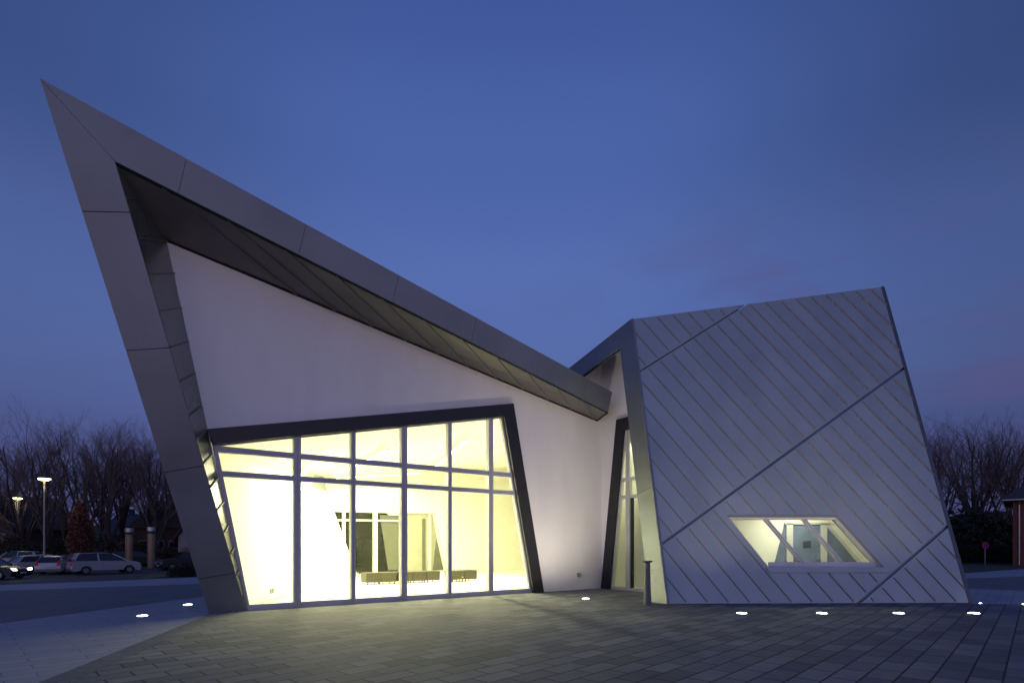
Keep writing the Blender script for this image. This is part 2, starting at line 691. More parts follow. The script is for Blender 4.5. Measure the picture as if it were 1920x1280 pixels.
ap, ic, li3, lo3, br, bb = [RP(*q) for q in (AP, IC, LI, LO, BR, BB)]
lo3.z = max(lo3.z, .0)
leg = MB()
cuts = []
for o_, i_ in (((152, 396), (240, 398)), ((236, 657), (313, 652)), ((310, 885), (385, 872)), ((372, 1085), (446, 1072))):
    cuts.append((frac(ap, lo3, RP(*o_)), frac(ic, li3, RP(*i_))))
for q in panels((ap, lo3), (ic, li3), cuts, .014):
    leg.prism(q, -PN * .04)
fascia_leg = leg.build('fascia_leg', M['zinc'], villa)
core = MB()
core.prism([lerp(p, c, .02) - PN * .03 for p, c in ((ap, ic), (ic, ap), (li3, lo3), (lo3, li3))], -PN * .16)
core.build('leg_core', M['dark_gap'], villa)
beam = MB()
cuts = []
for o_, i_ in (((350, 296), (335, 359)), ((574, 420), (560, 478)), ((748, 515), (736, 568)), ((893, 596), (884, 643)), ((1013, 661), (1006, 705)),
               ((1100, 709), (1095, 750))):
    cuts.append((frac(ap, br, RP(*o_)), frac(ic, bb, RP(*i_))))
for q in panels((ap, br), (ic, bb), cuts, .007):
    beam.prism(q, -PN * .04)
beam.build('fascia_beam', M['zinc'], villa)
core = MB()
core.prism([lerp(p, c, .02) - PN * .03 for p, c in ((ap, ic), (br, bb), (bb, br), (ic, ap))], -PN * .16)
core.build('beam_core', M['dark_gap'], villa)

# soffit and reveal between the ring and the wall
wl_t, wr_t = W(312, 450), W(1120, 788)
sf = MB()
sn = (bb - ic).cross(wl_t - ic).normalized()
if sn.z > 0:
    sn = -sn
sh = .03
ic_s, bb_s = lerp(ic, wl_t, .03), lerp(bb, wr_t, .06)
sf.prism([ic_s, bb_s, wr_t, wl_t], -sn * .12)
seam = sf
seam.cur = 1


def seg_line(p, q, a, b):
    """2D intersection of line pq with line ab"""
    x1, y1, x2, y2, x3, y3, x4, y4 = *p, *q, *a, *b
    den = (x1 - x2) * (y3 - y4) - (y1 - y2) * (x3 - x4)
    return (((x1 * y2 - y1 * x2) * (x3 - x4) - (x1 - x2) * (x3 * y4 - y3 * x4)) / den,
            ((x1 * y2 - y1 * x2) * (y3 - y4) - (y1 - y2) * (x3 * y4 - y3 * x4)) / den)


def proj(p):
    q = p - O
    return (CX + FPX * q.x / q.y, HY - FPX * q.z / q.y)


ta, tb_ = frac(ic, bb, RP(987.6, 698)), frac(ic, bb, RP(1042, 725))
step = (tb_ - ta)
t = ta - step * int(ta / step)
while t < 1:
    p = lerp(ic_s, bb_s, t)
    q2 = seg_line(proj(p), (1372, 1206), (312, 450), (1120, 788))
    e = on(q2[0], q2[1], ic, sn)
    if t > .02:
        if frac(wl_t, wr_t, e) < .985:
            seam.bar(p, e, .022, .03, sn)
    t += step
soffit = sf.build('soffit', [M['soffit'], M['soffit']], villa)
edge = MB()
edge.bar(ic_s + sn * .0, bb_s, .05, .02, sn)
edge.bar(wl_t, wr_t, .05, .035, sn)
edge.bar(bb_s, wr_t, .05, .02, sn)
edge.build('shadow_gap', M['dark_gap'], soffit)
rv = MB()
rn = (li3 - ic).cross(wl_t - ic).normalized()
if rn.dot(V((1, 0, 0))) < 0:
    rn = -rn
li_s = lerp(li3, A, .03)
rv.prism([ic_s, lerp(ic, li3, .999), A + V((0, 0, .01)), wl_t], -rn * .08)
seam = rv
seam.cur = 1
J = [((397, 851), (381, 869)), ((408, 895), (394, 913)), ((419, 940), (406, 956)), ((429, 982), (420, 996.5)), ((438, 1025), (432, 1037.5)),
     ((448, 1068), (443, 1077)), ((458, 1111), (455, 1116)), ((387, 806), (367, 825)), ((376.5, 761.6), (353, 780)), ((364, 700), (337, 715)),
     ((352, 640), (319, 651)), ((339, 577), (300, 583)), ((326, 512), (280, 514)), ((312, 452), (260, 446)), ((259, 372), (237, 371))]
for a, b_ in J:
    seam.bar(on(*a, ic, rn), on(*b_, ic, rn), .025, .03, rn)
rv.build('leg_reveal', [M['reveal'], M['soffit']], villa)

# roof and outer side wall (they close the volume behind the ring)
back = V((-.115, 1, 0))
ap_b = V((ap.x, ap.y, 8.0)) + back * 17
lo_b = V((lo3.x, lo3.y, 0)) + back * 17
br_b = V((br.x + .2, br.y + 14, 7.2))
rf = MB()
ap_in = lerp(ap, ic, .10) - PN * .17
q = [ap_in, br - PN * .17]
rf.prism([q[0], q[1], br_b, ap_b], (0, 0, -.2))
rf.build('roof', M['zinc'], villa)
sw = MB()
sw.prism([ap_in, lerp(lo3, li3, .12) - PN * .17, lo_b, ap_b], (.2, .05, 0))
sw.build('side_wall', M['zinc_clad'], villa)
eb = MB()
eb.prism([br - PN * .17, bb - PN * .17, wr_t + N_ * .0, wr_t + UP * .9], D_ * -.05)
eb.build('beam_end_cap', M['zinc'], villa)

# ------------------------------------------------------------------ white wall of the glass front, with its dark frame
C = W(1128, 1103.5)
C.z = 0
ww = MB()
outl = [W(312, 450), W(700, 612) + UP * .05, W(1060, 762) + UP * .05, W(1080, 712), W(1128, 676), C, W(1017, 1110) * 1.0, W(958, 759), W(388, 807)]
outl[6].z = 0
ww.prism(outl, -N_ * .22)
front_wall = ww.build('front_wall', M['render'], villa)
df = MB()
jb = W(1017, 1111)
jb.z = .0
jbi = W(998, 1111)
jbi.z = .0
df.prism([p + N_ * .09 for p in (W(388, 805), W(960, 757), jb, jbi, W(943, 781), W(400, 833))], -N_ * .26)
df.build('window_surround', M['anthracite'], villa)

# curtain wall: mullions, transoms, single panes
cw = MB()
LB0, LB1 = Wt(400, 833), Wt(943, 781)
tl0 = Wt(462, 1145)[0] + .04
tr0 = Wt(998, 1111)[0]
opening = [(tl0, .02), (tr0, .02), LB1, LB0]


def clip(poly, conv):
    out = list(poly)
    m = len(conv)
    for i in range(m):
        ax, ay = conv[i]
        bx_, by_ = conv[(i + 1) % m]
        inp, out = out, []
        for j in range(len(inp)):
            p, q = inp[j], inp[(j + 1) % len(inp)]
            dp = (bx_ - ax) * (p[1] - ay) - (by_ - ay) * (p[0] - ax)
            dq = (bx_ - ax) * (q[1] - ay) - (by_ - ay) * (q[0] - ax)
            if dp >= 0:
                out.append(p)
            if (dp >= 0) != (dq >= 0):
                s_ = dp / (dp - dq)
                out.append((p[0] + (q[0] - p[0]) * s_, p[1] + (q[1] - p[1]) * s_))
        if not out:
            return []
    return out


def top_z(t):
    return LB0[1] + (LB1[1] - LB0[1]) * (t - LB0[0]) / (LB1[0] - LB0[0])


def left_t(z):
    return tl0 + (LB0[0] - tl0) * z / LB0[1]


def right_t(z):
    return tr0 + (LB1[0] - tr0) * z / LB1[1]


MUL = [(558, .17), (663, .12), (758.5, .17), (844, .12), (921, .16)]
ZT = [(Wt(550, 891)[1], Wt(550, 901)[1]), (Wt(550, 848)[1], Wt(550, 859)[1])]
curtain = MB()
curtain.bar(Wp(tl0 - .03, .07, -.15), Wp(tr0, .07, -.15), .14, .13, N_)       # sill rail
curtain.bar(Wp(tl0 + .01, .02, -.15), Wp(LB0[0] + .03, LB0[1], -.15), .08, .12, N_)
curtain.bar(Wp(tr0 - .02, .02, -.15), Wp(LB1[0] - .02, LB1[1], -.15), .07, .12, N_)
curtain.bar(Wp(*LB0, -.15), Wp(*LB1, -.15), .07, .12, N_)
curtain_o = curtain.build('curtain_wall', M['alu'], villa)
tm = []
for px, wdt in MUL:
    t0 = Wt(px, 1050)[0]
    tm.append(t0)
    mb = MB()
    half = wdt / 2 - .008
    zt = top_z(t0)
    for sgn in (-1, 1):
        c = t0 + sgn * (half / 2 + .006)
        mb.bar(Wp(c, .03, -.17), Wp(c, zt, -.17), half, .17, N_)
    mb.bar(Wp(t0, .03, -.17), Wp(t0, zt, -.17), .03, .15, N_)
    mb.build('mullion', M['alu'], curtain_o)
for z1, z0 in ZT:
    mb = MB()
    zc = (z0 + z1) / 2
    hh = (z1 - z0) / 2 - .006
    for sgn in (-1, 1):
        z = zc + sgn * (hh / 2 + .006)
        mb.bar(Wp(left_t(z), z, -.165), Wp(right_t(z), z, -.165), hh, .145, N_)
    mb.bar(Wp(left_t(zc), zc, -.165), Wp(right_t(zc), zc, -.165), .03, .125, N_)
    mb.build('transom', M['alu'], curtain_o)
tb2 = [-3] + tm + [12]
zb2 = [.0, (ZT[0][0] + ZT[0][1]) / 2, (ZT[1][0] + ZT[1][1]) / 2, 9]
for i in range(len(tb2) - 1):
    for j in range(3):
        c = clip([(tb2[i], zb2[j]), (tb2[i + 1], zb2[j]), (tb2[i + 1], zb2[j + 1]), (tb2[i], zb2[j + 1])], opening)
        if len(c) >= 3:
            mb = MB()
            mb.add([Wp(t_, z_, -.12) for t_, z_ in c], [tuple(range(len(c)))])
            mb.build('glass_pane', M['glass'], curtain_o, recalc=False)

# ------------------------------------------------------------------ hall behind the glass front
IB = A + (-N_) * .2
BL = A - D_ * .0
lw_dir = V((-.115, 1, 0)).normalized()
# back wall plane
BP = at(646, 1078, 1519.5 / 58)
bl_s = (BP - A).dot(-N_) / lw_dir.dot(-N_)
HL = A + lw_dir * bl_s                           # back left corner
rw0 = Wp(tr0 + .12, 0, -.2)
HR = HL + D_ * 12.2
HR.z = HL.z = 0
fl0 = Wp(tl0 - .05, 0, -.1)


def back_pt(px, py, off=0.0):
    return on(px, py, BP + N_ * off, N_)


hf = MB()
hf.prism([V((p.x, p.y, .02)) for p in (fl0, rw0, HR, HL)], (0, 0, -.05))
hf.build('hall_floor', M['inner_floor'], villa)
cFL, cFR = Wp(LB0[0] - .05, LB0[1] + .15, -.2), Wp(LB1[0] + .1, LB1[1] + .15, -.2)
cBL, cBR = back_pt(603, 893), V((HR.x, HR.y, 6.4))
hc = MB()
hc.add([cFL, cFR, cBR, cBL], [(0, 1, 2), (0, 2, 3)])
hc.build('hall_ceiling', M['inner'], villa)
hw = MB()
hlx = V((HL.x, HL.y, 0))
hw.add([fl0, hlx, cBL, cFL], [(0, 1, 2), (0, 2, 3)])
hw.build('hall_left_wall', M['inner'], villa)
hw = MB()
hw.add([rw0, HR, cBR, cFR], [(0, 1, 2), (0, 2, 3)])
hw.build('hall_right_wall', M['inner'], villa)
hw = MB()
hole = [back_pt(619, 957.5), back_pt(812, 962), back_pt(834, 1070), back_pt(645, 1078.5)]
hw.prism([hlx, HR, cBR, cBL], -N_ * .2, hole)
hw.build('hall_back_wall', M['inner'], villa)
sk = MB()
sk.bar(fl0 + V((.06, .05, .02)), hlx + V((.06, -.05, .02)), .02, .10, UP)
sk.build('skirting', M['alu_pale'], villa)
# glazed screen in the hall's back wall
gs = MB()
for a, b_, w_ in (((619, 957.5), (812, 962), .08), ((645, 1078), (834, 1070), .10), ((619, 957), (645, 1078), .05), ((811, 962), (834, 1070), .06),
                  ((643, 958), (643, 1078), .15), ((701.5, 959), (701.5, 1076), .24), ((741, 962), (741, 966), .8), ((750, 961), (750, 1073), .20),
                  ((803.5, 961), (803.5, 1071), .14), ((622, 974.5), (745, 976), .09)):
    gs.bar(back_pt(*a, -.15), back_pt(*b_, -.15), w_, .17, N_)
screen = gs.build('hall_screen', M['alu_pale'], villa)
for pts, m in (([(619, 957), (703, 959), (703, 1077), (645, 1078)], 'night_glass'), ([(703, 959), (752, 961), (752, 1074), (703, 1077)], 'night_glass'),
               ([(752, 961), (812, 962), (834, 1070), (752, 1074)], 'frost')):
    b = MB()
    b.prism([back_pt(*p, -.12) for p in pts], -N_ * .02)
    b.build('glass_pane', M[m], screen)
b = MB()
b.prism([back_pt(*p, -.09) for p in [(712, 965), (749, 965), (749, 1068), (728, 1068)]], -N_ * .02)  # leaning shape: a reflection in the glass, built as a grey panel
b.prism([back_pt(*p, -.09) for p in [(818, 1010), (832, 1067), (812, 1068)]], -N_ * .02)
b.prism([back_pt(*p, -.09) for p in [(792, 972), (798, 972), (798, 1069), (792, 1069)]], -N_ * .02)
b.build('grey_reflection_panel', M['grey_screen'], screen)
b = MB()
b.prism([back_pt(*p, .02) for p in [(726, 957), (735, 957.3), (735, 964), (726, 963.7)]], -N_ * .03)
ex = tag(b.build('exit_sign', mat('pale_exit_sign', (.25, .45, .50), .5, 0, .05)), 'small pale blue sign above the glazed screen of the bright hall', 'sign')
# a tall door leaf on the hall's right wall and a vent slot
rw_d = (HR - rw0).normalized()
b = MB()
rwn = V((-rw_d.y, rw_d.x, 0))
b.bar(rw0 + rw_d * 3.0 + V((0, 0, 1.0)) + rwn * .02, rw0 + rw_d * 3.45 + V((0, 0, 1.0)) + rwn * .02, .6, .03, rwn)
b.build('wall_vent', M['grey_screen'], villa)
b = MB()
b.bar(rw0 + rw_d * 9.2 + V((0, 0, 0.05)) + rwn * .02, rw0 + rw_d * 9.2 + V((0, 0, 2.9)) + rwn * .02, .05, .03, rwn)
b.bar(rw0 + rw_d * 11.2 + V((0, 0, 0.05)) + rwn * .02, rw0 + rw_d * 11.2 + V((0, 0, 2.9)) + rwn * .02, .05, .03, rwn)
b.bar(rw0 + rw_d * 9.2 + V((0, 0, 2.9)) + rwn * .02, rw0 + rw_d * 11.2 + V((0, 0, 2.9)) + rwn * .02, .05, .03, rwn)
b.build('hall_door_frame', M['alu_pale'], villa)
# sockets along the left wall
lwn = V((lw_dir.y, -lw_dir.x, 0))
for s_, z_ in ((1.55, .32), (6.8, .36), (10.9, .4)):
    b = MB()
    c = A + lw_dir * s_ + V((0, 0, z_)) + lwn * .03
    for k in (-1, 1):
        b.bar(c + lw_dir * (.09 * k - .07), c + lw_dir * (.09 * k + .07), .13, .015, lwn)
    b.build('wall_socket', M['grey_screen'] if s_ < 2 else M['alu_pale'], villa)

# ceiling lights: long tubes, each with its own area light
hall_ctr = (fl0 + rw0 + HR + HL) / 4


def ceil_z(p):
    for a_, b_, c_ in ((cFL, cFR, cBR), (cFL, cBR, cBL)):
        den = (b_.y - c_.y) * (a_.x - c_.x) + (c_.x - b_.x) * (a_.y - c_.y)
        l1 = ((b_.y - c_.y) * (p.x - c_.x) + (c_.x - b_.x) * (p.y - c_.y)) / den
        l2 = ((c_.y - a_.y) * (p.x - c_.x) + (a_.x - c_.x) * (p.y - c_.y)) / den
        if l1 > -.02 and l2 > -.02 and l1 + l2 < 1.02:
            return a_.z * l1 + b_.z * l2 + c_.z * (1 - l1 - l2)
    return cFL.z


def tube_light(name, p, q, power, label, group='long ceiling lights of the hall', zdrop=.25):
    p, q = V(p), V(q)
    p.z, q.z = ceil_z(p) - zdrop, ceil_z(q) - zdrop
    c = (p + q) / 2
    r = thing(name, label, 'lamp', c, 0, group)
    b = MB()
    b.bar(p, q, .11, .05, UP)
    b.build('housing', M['alu_pale'], r)
    b = MB()
    b.bar(p - UP * .03, q - UP * .03, .08, .03, UP)
    b.build('diffuser', M['tube'], r)
    ld = bpy.data.lights.new('tube_glow', 'AREA')
    ld.shape = 'RECTANGLE'
    ld.size = (q - p).length
    ld.size_y = .3
    ld.energy = power
    ld.color = (1, .965, .54)
    lo = bpy.data.objects.new('tube_glow', ld)
    SC.collection.objects.link(lo)
    dx = (q - p).normalized()
    zz = dx.cross(UP.cross(dx)).normalized()
    m = Matrix((dx, zz.cross(dx), zz)).transposed()
    lo.rotation_euler = m.to_euler()
    lo.location = c - UP * .07
    return r


PW = 550
tube_light('ceiling_light', Wp(2.3, 0, -3.0), Wp(3.2, 0, -8.6), PW * .75, 'long ceiling tube nearest the left wall of the lit hall')
tube_light('ceiling_light', Wp(4.2, 0, -2.2), Wp(4.6, 0, -8.8), PW, 'long ceiling tube over the middle of the lit hall')
tube_light('ceiling_light', Wp(5.2, 0, -10.6), Wp(9.0, 0, -10.2), PW * .7, 'ceiling tube across the back of the lit hall')
tube_light('ceiling_light', Wp(6.9, 0, -2.2), Wp(8.6, 0, -8.0), PW * 1.9, 'long ceiling tube nearest the right wall of the lit hall')

# benches
bench_specs = [(G(687, 1097.5), 2, 'two seat olive bench at the left end of the row in the lit hall'),
               (G(747, 1095.0), 3, 'three seat olive bench in the middle of the row in the lit hall'),
               (G(847, 1091.5), 2, 'two seat olive bench at the right end of the row in the lit hall')]
for p, n, lab in bench_specs:
    p.z = .02
    r = thing('bench', lab, 'bench', p, 0, 'olive benches in the lit hall')
    md = .585
    for i in range(n):
        b = MB()
        o0 = p + D_ * (i * md + .004)
        b.prism([o0 + V((0, 0, .08)), o0 + D_ * (md - .008) + V((0, 0, .08)), o0 + D_ * (md - .008) - N_ * .62 + V((0, 0, .08)),
                 o0 - N_ * .62 + V((0, 0, .08))], (0, 0, .36))
        b.build('seat', M['upholstery'], r, bevel=.015)
        for u_ in (.07, md - .07):
            for v_ in (.07, .55):
                b = MB()
                c = o0 + D_ * u_ - N_ * v_
                b.lathe([(.025, 0), (.025, .085)], c, 8)
                b.build('leg', M['anthracite'], r)

# ------------------------------------------------------------------ the right-hand volume
FA, FB = G(1252, 1132.5), G(1820, 1130)
FX = (FB - FA).normalized()
RL = .30
FH = V((-FX.y, FX.x, 0))                       # horizontally into the volume
FU = (UP + FH * RL).normalized()               # up the leaning face
FN = FX.cross(FU).normalized()
if FN.y > 0:
    FN = -FN


def F(px, py, off=0.0):
    return on(px, py, FA + FN * off, FN)


def Fuv(px, py):
    p = F(px, py) - FA
    return (p.dot(FX), p.dot(FU))


def Fp(u, v, off=0.0):
    return FA + FX * u + FU * v + FN * off


TLq, TRq = (1186, 598), (1655, 537.5)
BLq, BRq = (1253, 1131), (1820, 1129)
quad = [Fuv(*BLq), Fuv(*BRq), Fuv(*TRq), Fuv(*TLq)]
joints = [((1197, 698), (1403, 568)), ((1240, 1020), (1695, 690)), ((1610, 1130), (1778, 985))]


def half_cut(poly, a, b_, side, gap):
    """keep the part of poly on one side of line ab, held back by gap"""
    dx, dy = b_[0] - a[0], b_[1] - a[1]
    ln = math.hypot(dx, dy)
    nx_, ny_ = -dy / ln * side, dx / ln * side
    out = []
    f_ = lambda p: (p[0] - a[0]) * nx_ + (p[1] - a[1]) * ny_ - gap
    for j in range(len(poly)):
        p, q_ = poly[j], poly[(j + 1) % len(poly)]
        dp, dq = f_(p), f_(q_)
        if dp >= 0:
            out.append(p)
        if (dp >= 0) != (dq >= 0):
            s_ = dp / (dp - dq)
            out.append((p[0] + (q_[0] - p[0]) * s_, p[1] + (q_[1] - p[1]) * s_))
    return out


JG = [.022, .036, .036]
JL = [(Fuv(*a), Fuv(*b_)) for a, b_ in joints]
pieces = []
rest = quad
for (a, b_), g in zip(JL, JG):
    pieces.append(half_cut(rest, a, b_, 1, g))
    rest = half_cut(rest, a, b_, -1, g)
pieces.append(rest)
win = [Fuv(1366, 969.5), Fuv(1568, 969.5), Fuv(1653, 1063.5), Fuv(1441, 1063.5)]
b = MB()
cu = sum(p[0] for p in quad) / 4
cv = sum(p[1] for p in quad) / 4
bq = [(u_ + (cu - u_) * .015, v_ + (cv - v_) * (.015 if v_ < 1 else .03)) for u_, v_ in quad]
b.prism([Fp(u_, v_, -.055) for u_, v_ in bq], -FN * .15, [Fp(u_, v_, -.055) for u_, v_ in win])
b.build('cladding_backing', M['zinc'], villa)

# standing seams, clipped to each piece and kept off the window
wide = [Fuv(1356, 962), Fuv(1572, 963), Fuv(1672, 1073.5), Fuv(1446, 1073.5)]
sd0, sd1 = Fuv(1340, 998), Fuv(1440, 1117)
sdx, sdy = sd1[0] - sd0[0], sd1[1] - sd0[1]
ln = math.hypot(sdx, sdy)
sdx, sdy = sdx / ln, sdy / ln
u_first, u_last = Fuv(1290, 1131)[0], Fuv(1796, 1130)[0]
sstep = (u_last - u_first) / 13


def seg_clip(p, d_, poly):
    lo_, hi_ = -1e9, 1e9
    m = len(poly)
    area = sum(poly[i][0] * poly[(i + 1) % m][1] - poly[(i + 1) % m][0] * poly[i][1] for i in range(m))
    sg = 1 if area > 0 else -1
    for i in range(m):
        ax, ay = poly[i]
        bx_, by_ = poly[(i + 1) % m]
        ex, ey = bx_ - ax, by_ - ay
        num = sg * (ex * (p[1] - ay) - ey * (p[0] - ax))
        den = sg * (ex * d_[1] - ey * d_[0])
        if abs(den) < 1e-9:
            if num < 0:
                return None
            continue
        tt_ = -num / den
        if den > 0:
            lo_ = max(lo_, tt_)
        else:
            hi_ = min(hi_, tt_)
    return (lo_, hi_) if hi_ - lo_ > .12 else None


seam_mb = [MB() for _ in pieces]
for i, pc in enumerate(pieces):
    seam_mb[i].prism([Fp(u_, v_, 0) for u_, v_ in pc], -FN * .05, [Fp(u_, v_, 0) for u_, v_ in win] if i == 2 else None)
    seam_mb[i].cur = 1
for k in range(-22, 40):
    p = (u_first + k * sstep, 0.0)
    for i, pc in enumerate(pieces):
        sc_ = seg_clip(p, (sdx, sdy), pc)
        if not sc_:
            continue
        segs = [(sc_[0] + .05, sc_[1] - .05)]
        if i == 2:
            w_ = seg_clip(p, (sdx, sdy), wide)
            if w_:
                segs = [(segs[0][0], min(w_[0], segs[0][1])), (max(w_[1], segs[0][0]), segs[0][1])]
        for t0, t1 in segs:
            if t1 - t0 > .1:
                seam_mb[i].bar(Fp(p[0] + sdx * t0, p[1] + sdy * t0, -.002), Fp(p[0] + sdx * t1, p[1] + sdy * t1, -.002), .021, .020, FN)
# sheet-to-sheet tone: one value per strip between seams
nt = M['zinc_clad'].node_tree
n_, l_ = nt.nodes, nt.links
bs = n_['Principled BSDF']
src = bs.inputs['Base Color'].links[0].from_socket
tcn = [q for q in n_ if q.type == 'TEX_COORD'][0]
ax_ = FX * sdy - FU * sdx
dt = n_.new('ShaderNodeVectorMath')
dt.operation = 'DOT_PRODUCT'
dt.inputs[1].default_value = ax_
l_.new(tcn.outputs['Object'], dt.inputs[0])
off_ = (V(villa.location) - FA).dot(ax_) - u_first * sdy
ma = n_.new('ShaderNodeMath')
ma.operation = 'ADD'
ma.inputs[1].default_value = off_
l_.new(dt.outputs['Value'], ma.inputs[0])
md = n_.new('ShaderNodeMath')
md.operation = 'DIVIDE'
md.inputs[1].default_value = sstep * sdy
l_.new(ma.outputs[0], md.inputs[0])
mf = n_.new('ShaderNodeMath')
mf.operation = 'FLOOR'
l_.new(md.outputs[0], mf.inputs[0])
wnz = n_.new('ShaderNodeTexWhiteNoise')
wnz.noise_dimensions = '1D'
l_.new(mf.outputs[0], wnz.inputs['W'])
mr_ = n_.new('ShaderNodeMapRange')
mr_.inputs['To Min'].default_value = .95
mr_.inputs['To Max'].default_value = 1.05
l_.new(wnz.outputs['Value'], mr_.inputs['Value'])
mm_ = n_.new('ShaderNodeMix')
mm_.data_type = 'RGBA'
mm_.blend_type = 'MULTIPLY'
mm_.inputs['Factor'].default_value = 1
l_.new(src, mm_.inputs['A'])
l_.new(mr_.outputs[0], mm_.inputs['B'])
l_.new(mm_.outputs['Result'], bs.inputs['Base Color'])
for mb in seam_mb:
    mb.build('cladding_panel', [M['zinc_clad'], M['zinc_seam']], villa)
# edge trims and a dark bar coloured as the shadow gap at the base
b = MB()
b.bar(Fp(*quad[0], -.05), Fp(*quad[3], -.05), .06, .075, FN)
b.build('corner_trim', M['zinc'], villa)
b = MB()
b.bar(Fp(*quad[1], -.10), Fp(*quad[2], -.10), .10, .11, FN)
b.build('corner_trim', M['trim'], villa)
b = MB()
b.bar(Fp(quad[0][0], -.02, -.10), Fp(quad[1][0], -.02, -.10), .05, .06, FN)
b.build('base_shadow_gap', M['dark_gap'], villa)

# slanted window
wo = MB()
wq = [Fp(u_, v_) for u_, v_ in win]
cw_ = sum(wq, V((0, 0, 0))) / 4
wf = MB()
for i in range(4):
    a, b_ = wq[i], wq[(i + 1) % 4]
    wf.bar(a - FN * .16, b_ - FN * .16, .03, .158, FN)
wf.bar(F(1440, 1058.5, -.12), F(1648, 1058.5, -.12), .13, .06, FN)
window_o = wf.build('slanted_window', M['alu'], villa)
for a, b_, wdt in (((1431, 971), (1503, 1056), .10), ((1502, 971), (1575, 1056), .10)):
    mb = MB()
    for sgn in (-1, 1):
        sh_ = FX * (sgn * .032)
        mb.bar(F(*a, -.13) + sh_, F(*b_, -.13) + sh_, .036, .09, FN)
    mb.build('mullion', M['alu'], window_o)
# pale rim round the opening
rim = MB()
for a, b_, w_ in (((1364, 967.5), (1570, 967.5), .05), ((1569, 968), (1656, 1064), .05)):
    rim.bar(F(*a, -.005), F(*b_, -.005), w_, .02, FN)
rim.build('window_rim', M['zinc_seam'], window_o)
sl = MB()
sl.prism([F(1437, 1063.5, .03), F(1663, 1063.5, .03), F(1671, 1072.5, .03), F(1443, 1072.5, .03)], -FN * .04)
sl.build('sill', M['zinc_clad'], window_o)
gp = MB()
gp.add([F(1366, 969, -.12), F(1568, 969, -.12), F(1652, 1063, -.12), F(1440, 1063, -.12)], [(3, 2, 1, 0)])
gp.build('glass_pane', M['glass_dim'], window_o, recalc=False)

# room behind the slanted window
RY = 16.9
rm = MB()
x0, x1, y0, zc = 5.45, 11.3, 14.9, 2.75
rm.add([(x0, RY, 0.02), (x1, RY, .02), (x1, RY, zc), (x0, RY, zc)], [(0, 1, 2, 3)])
rm.add([(x0, y0 - .6, 0.02), (x0, RY, .02), (x0, RY, zc), (x0, y0 + .2, zc)], [(0, 1, 2, 3)])
rm.add([(x1, y0 - .6, 0.02), (x1, RY, .02), (x1, RY, zc), (x1, y0 + .2, zc)], [(0, 1, 2, 3)])
rm.build('room_wall', M['inner'], villa)
b = MB()
b.box(((x0 + x1) / 2, (y0 + RY) / 2 + .1, zc + .05), (x1 - x0, RY - y0, .1))
b.build('room_ceiling', M['inner'], villa)
b = MB()
b.box(((x0 + x1) / 2, (y0 + RY) / 2 - .2, 0), (x1 - x0, RY - y0 + .6, .05))
b.build('room_floor', M['inner_floor'], villa)
sc2 = MB()
for a, b_, w_ in (((1479, 981), (1479, 1075), .20), ((1543, 981), (1543, 1075), .19), ((1470, 981), (1556, 981), .06), ((1549, 983), (1612, 1056), .09)):
    sc2.bar(at(*a, RY - .01), at(*b_, RY - .01), w_, .07, V((0, -1, 0)))
scr2 = sc2.build('room_screen', M['alu_pale'], villa)
for pts in ([(1471, 982), (1474, 982), (1474, 1075), (1448, 1075)], [(1485, 982), (1538, 982), (1538, 1075), (1485, 1075)],
            [(1548, 984), (1610, 1057), (1622, 1075), (1548, 1075)]):
    b = MB()
    b.prism([at(*p, RY - .03) for p in pts], (0, .02, 0))
    b.build('glass_pane', M['sky_tint_glass'], scr2)
b = MB()
b.bar(at(1528, 1043, RY - .1), at(1537, 1043, RY - .1), .03, .03, V((0, -1, 0)))
b.build('handle', M['steel'], scr2)
b = MB()
b.prism([at(*p, RY - .06) for p in [(1507, 1014), (1520, 1013), (1520, 1024), (1507, 1025)]], (0, .02, 0))
b.build('door_plate', M['trim'], scr2)
b = MB()
b.box((8.6, 15.9, zc - .04), (1.5, .5, .06))
rl = thing('ceiling_light', 'square ceiling light of the small room behind the slanted window', 'lamp', (8.6, 15.9, zc - .04))
b.build('diffuser', emat('room_diffuser', (1, .95, .68), 2.0), rl)
ld = bpy.data.lights.new('room_glow', 'AREA')
ld.shape = 'RECTANGLE'
ld.size, ld.size_y = 1.5, .5
ld.energy = 62
ld.color = (1, .98, .72)
lo_ = bpy.data.objects.new('room_glow', ld)
SC.collection.objects.link(lo_)
lo_.location = (8.6, 15.9, zc - .08)

# closing faces of the right volume: roof, side
q0, q1, q2, q3 = [Fp(u_, v_, -.2) for u_, v_ in quad]
b = MB()
b.prism([q3, q2, q2 + V((-.3, 9, -3)), q3 + V((1.5, 9, -3))], (0, 0, -.15))
b.build('roof', M['zinc'], villa)
b = MB()
b.prism([q1, q2, q2 + V((-.3, 9, -3)), V((q1.x - .4, q1.y + 11, 0))], (-.15, 0, 0))
b.build('side_wall', M['zinc_clad'], villa)

# courtyard ring of the right volume
e2 = (G(1218, 1128.3) - FA)
e2.z = 0
ap2 = Fp(*quad[3])
N2 = (G(1218, 1128.3) - FA).cross(ap2 - FA).normalized()
if N2.y > 0:
    N2 = -N2


def R2(px, py, off=0.0):
    return on(px, py, FA + N2 * off, N2)


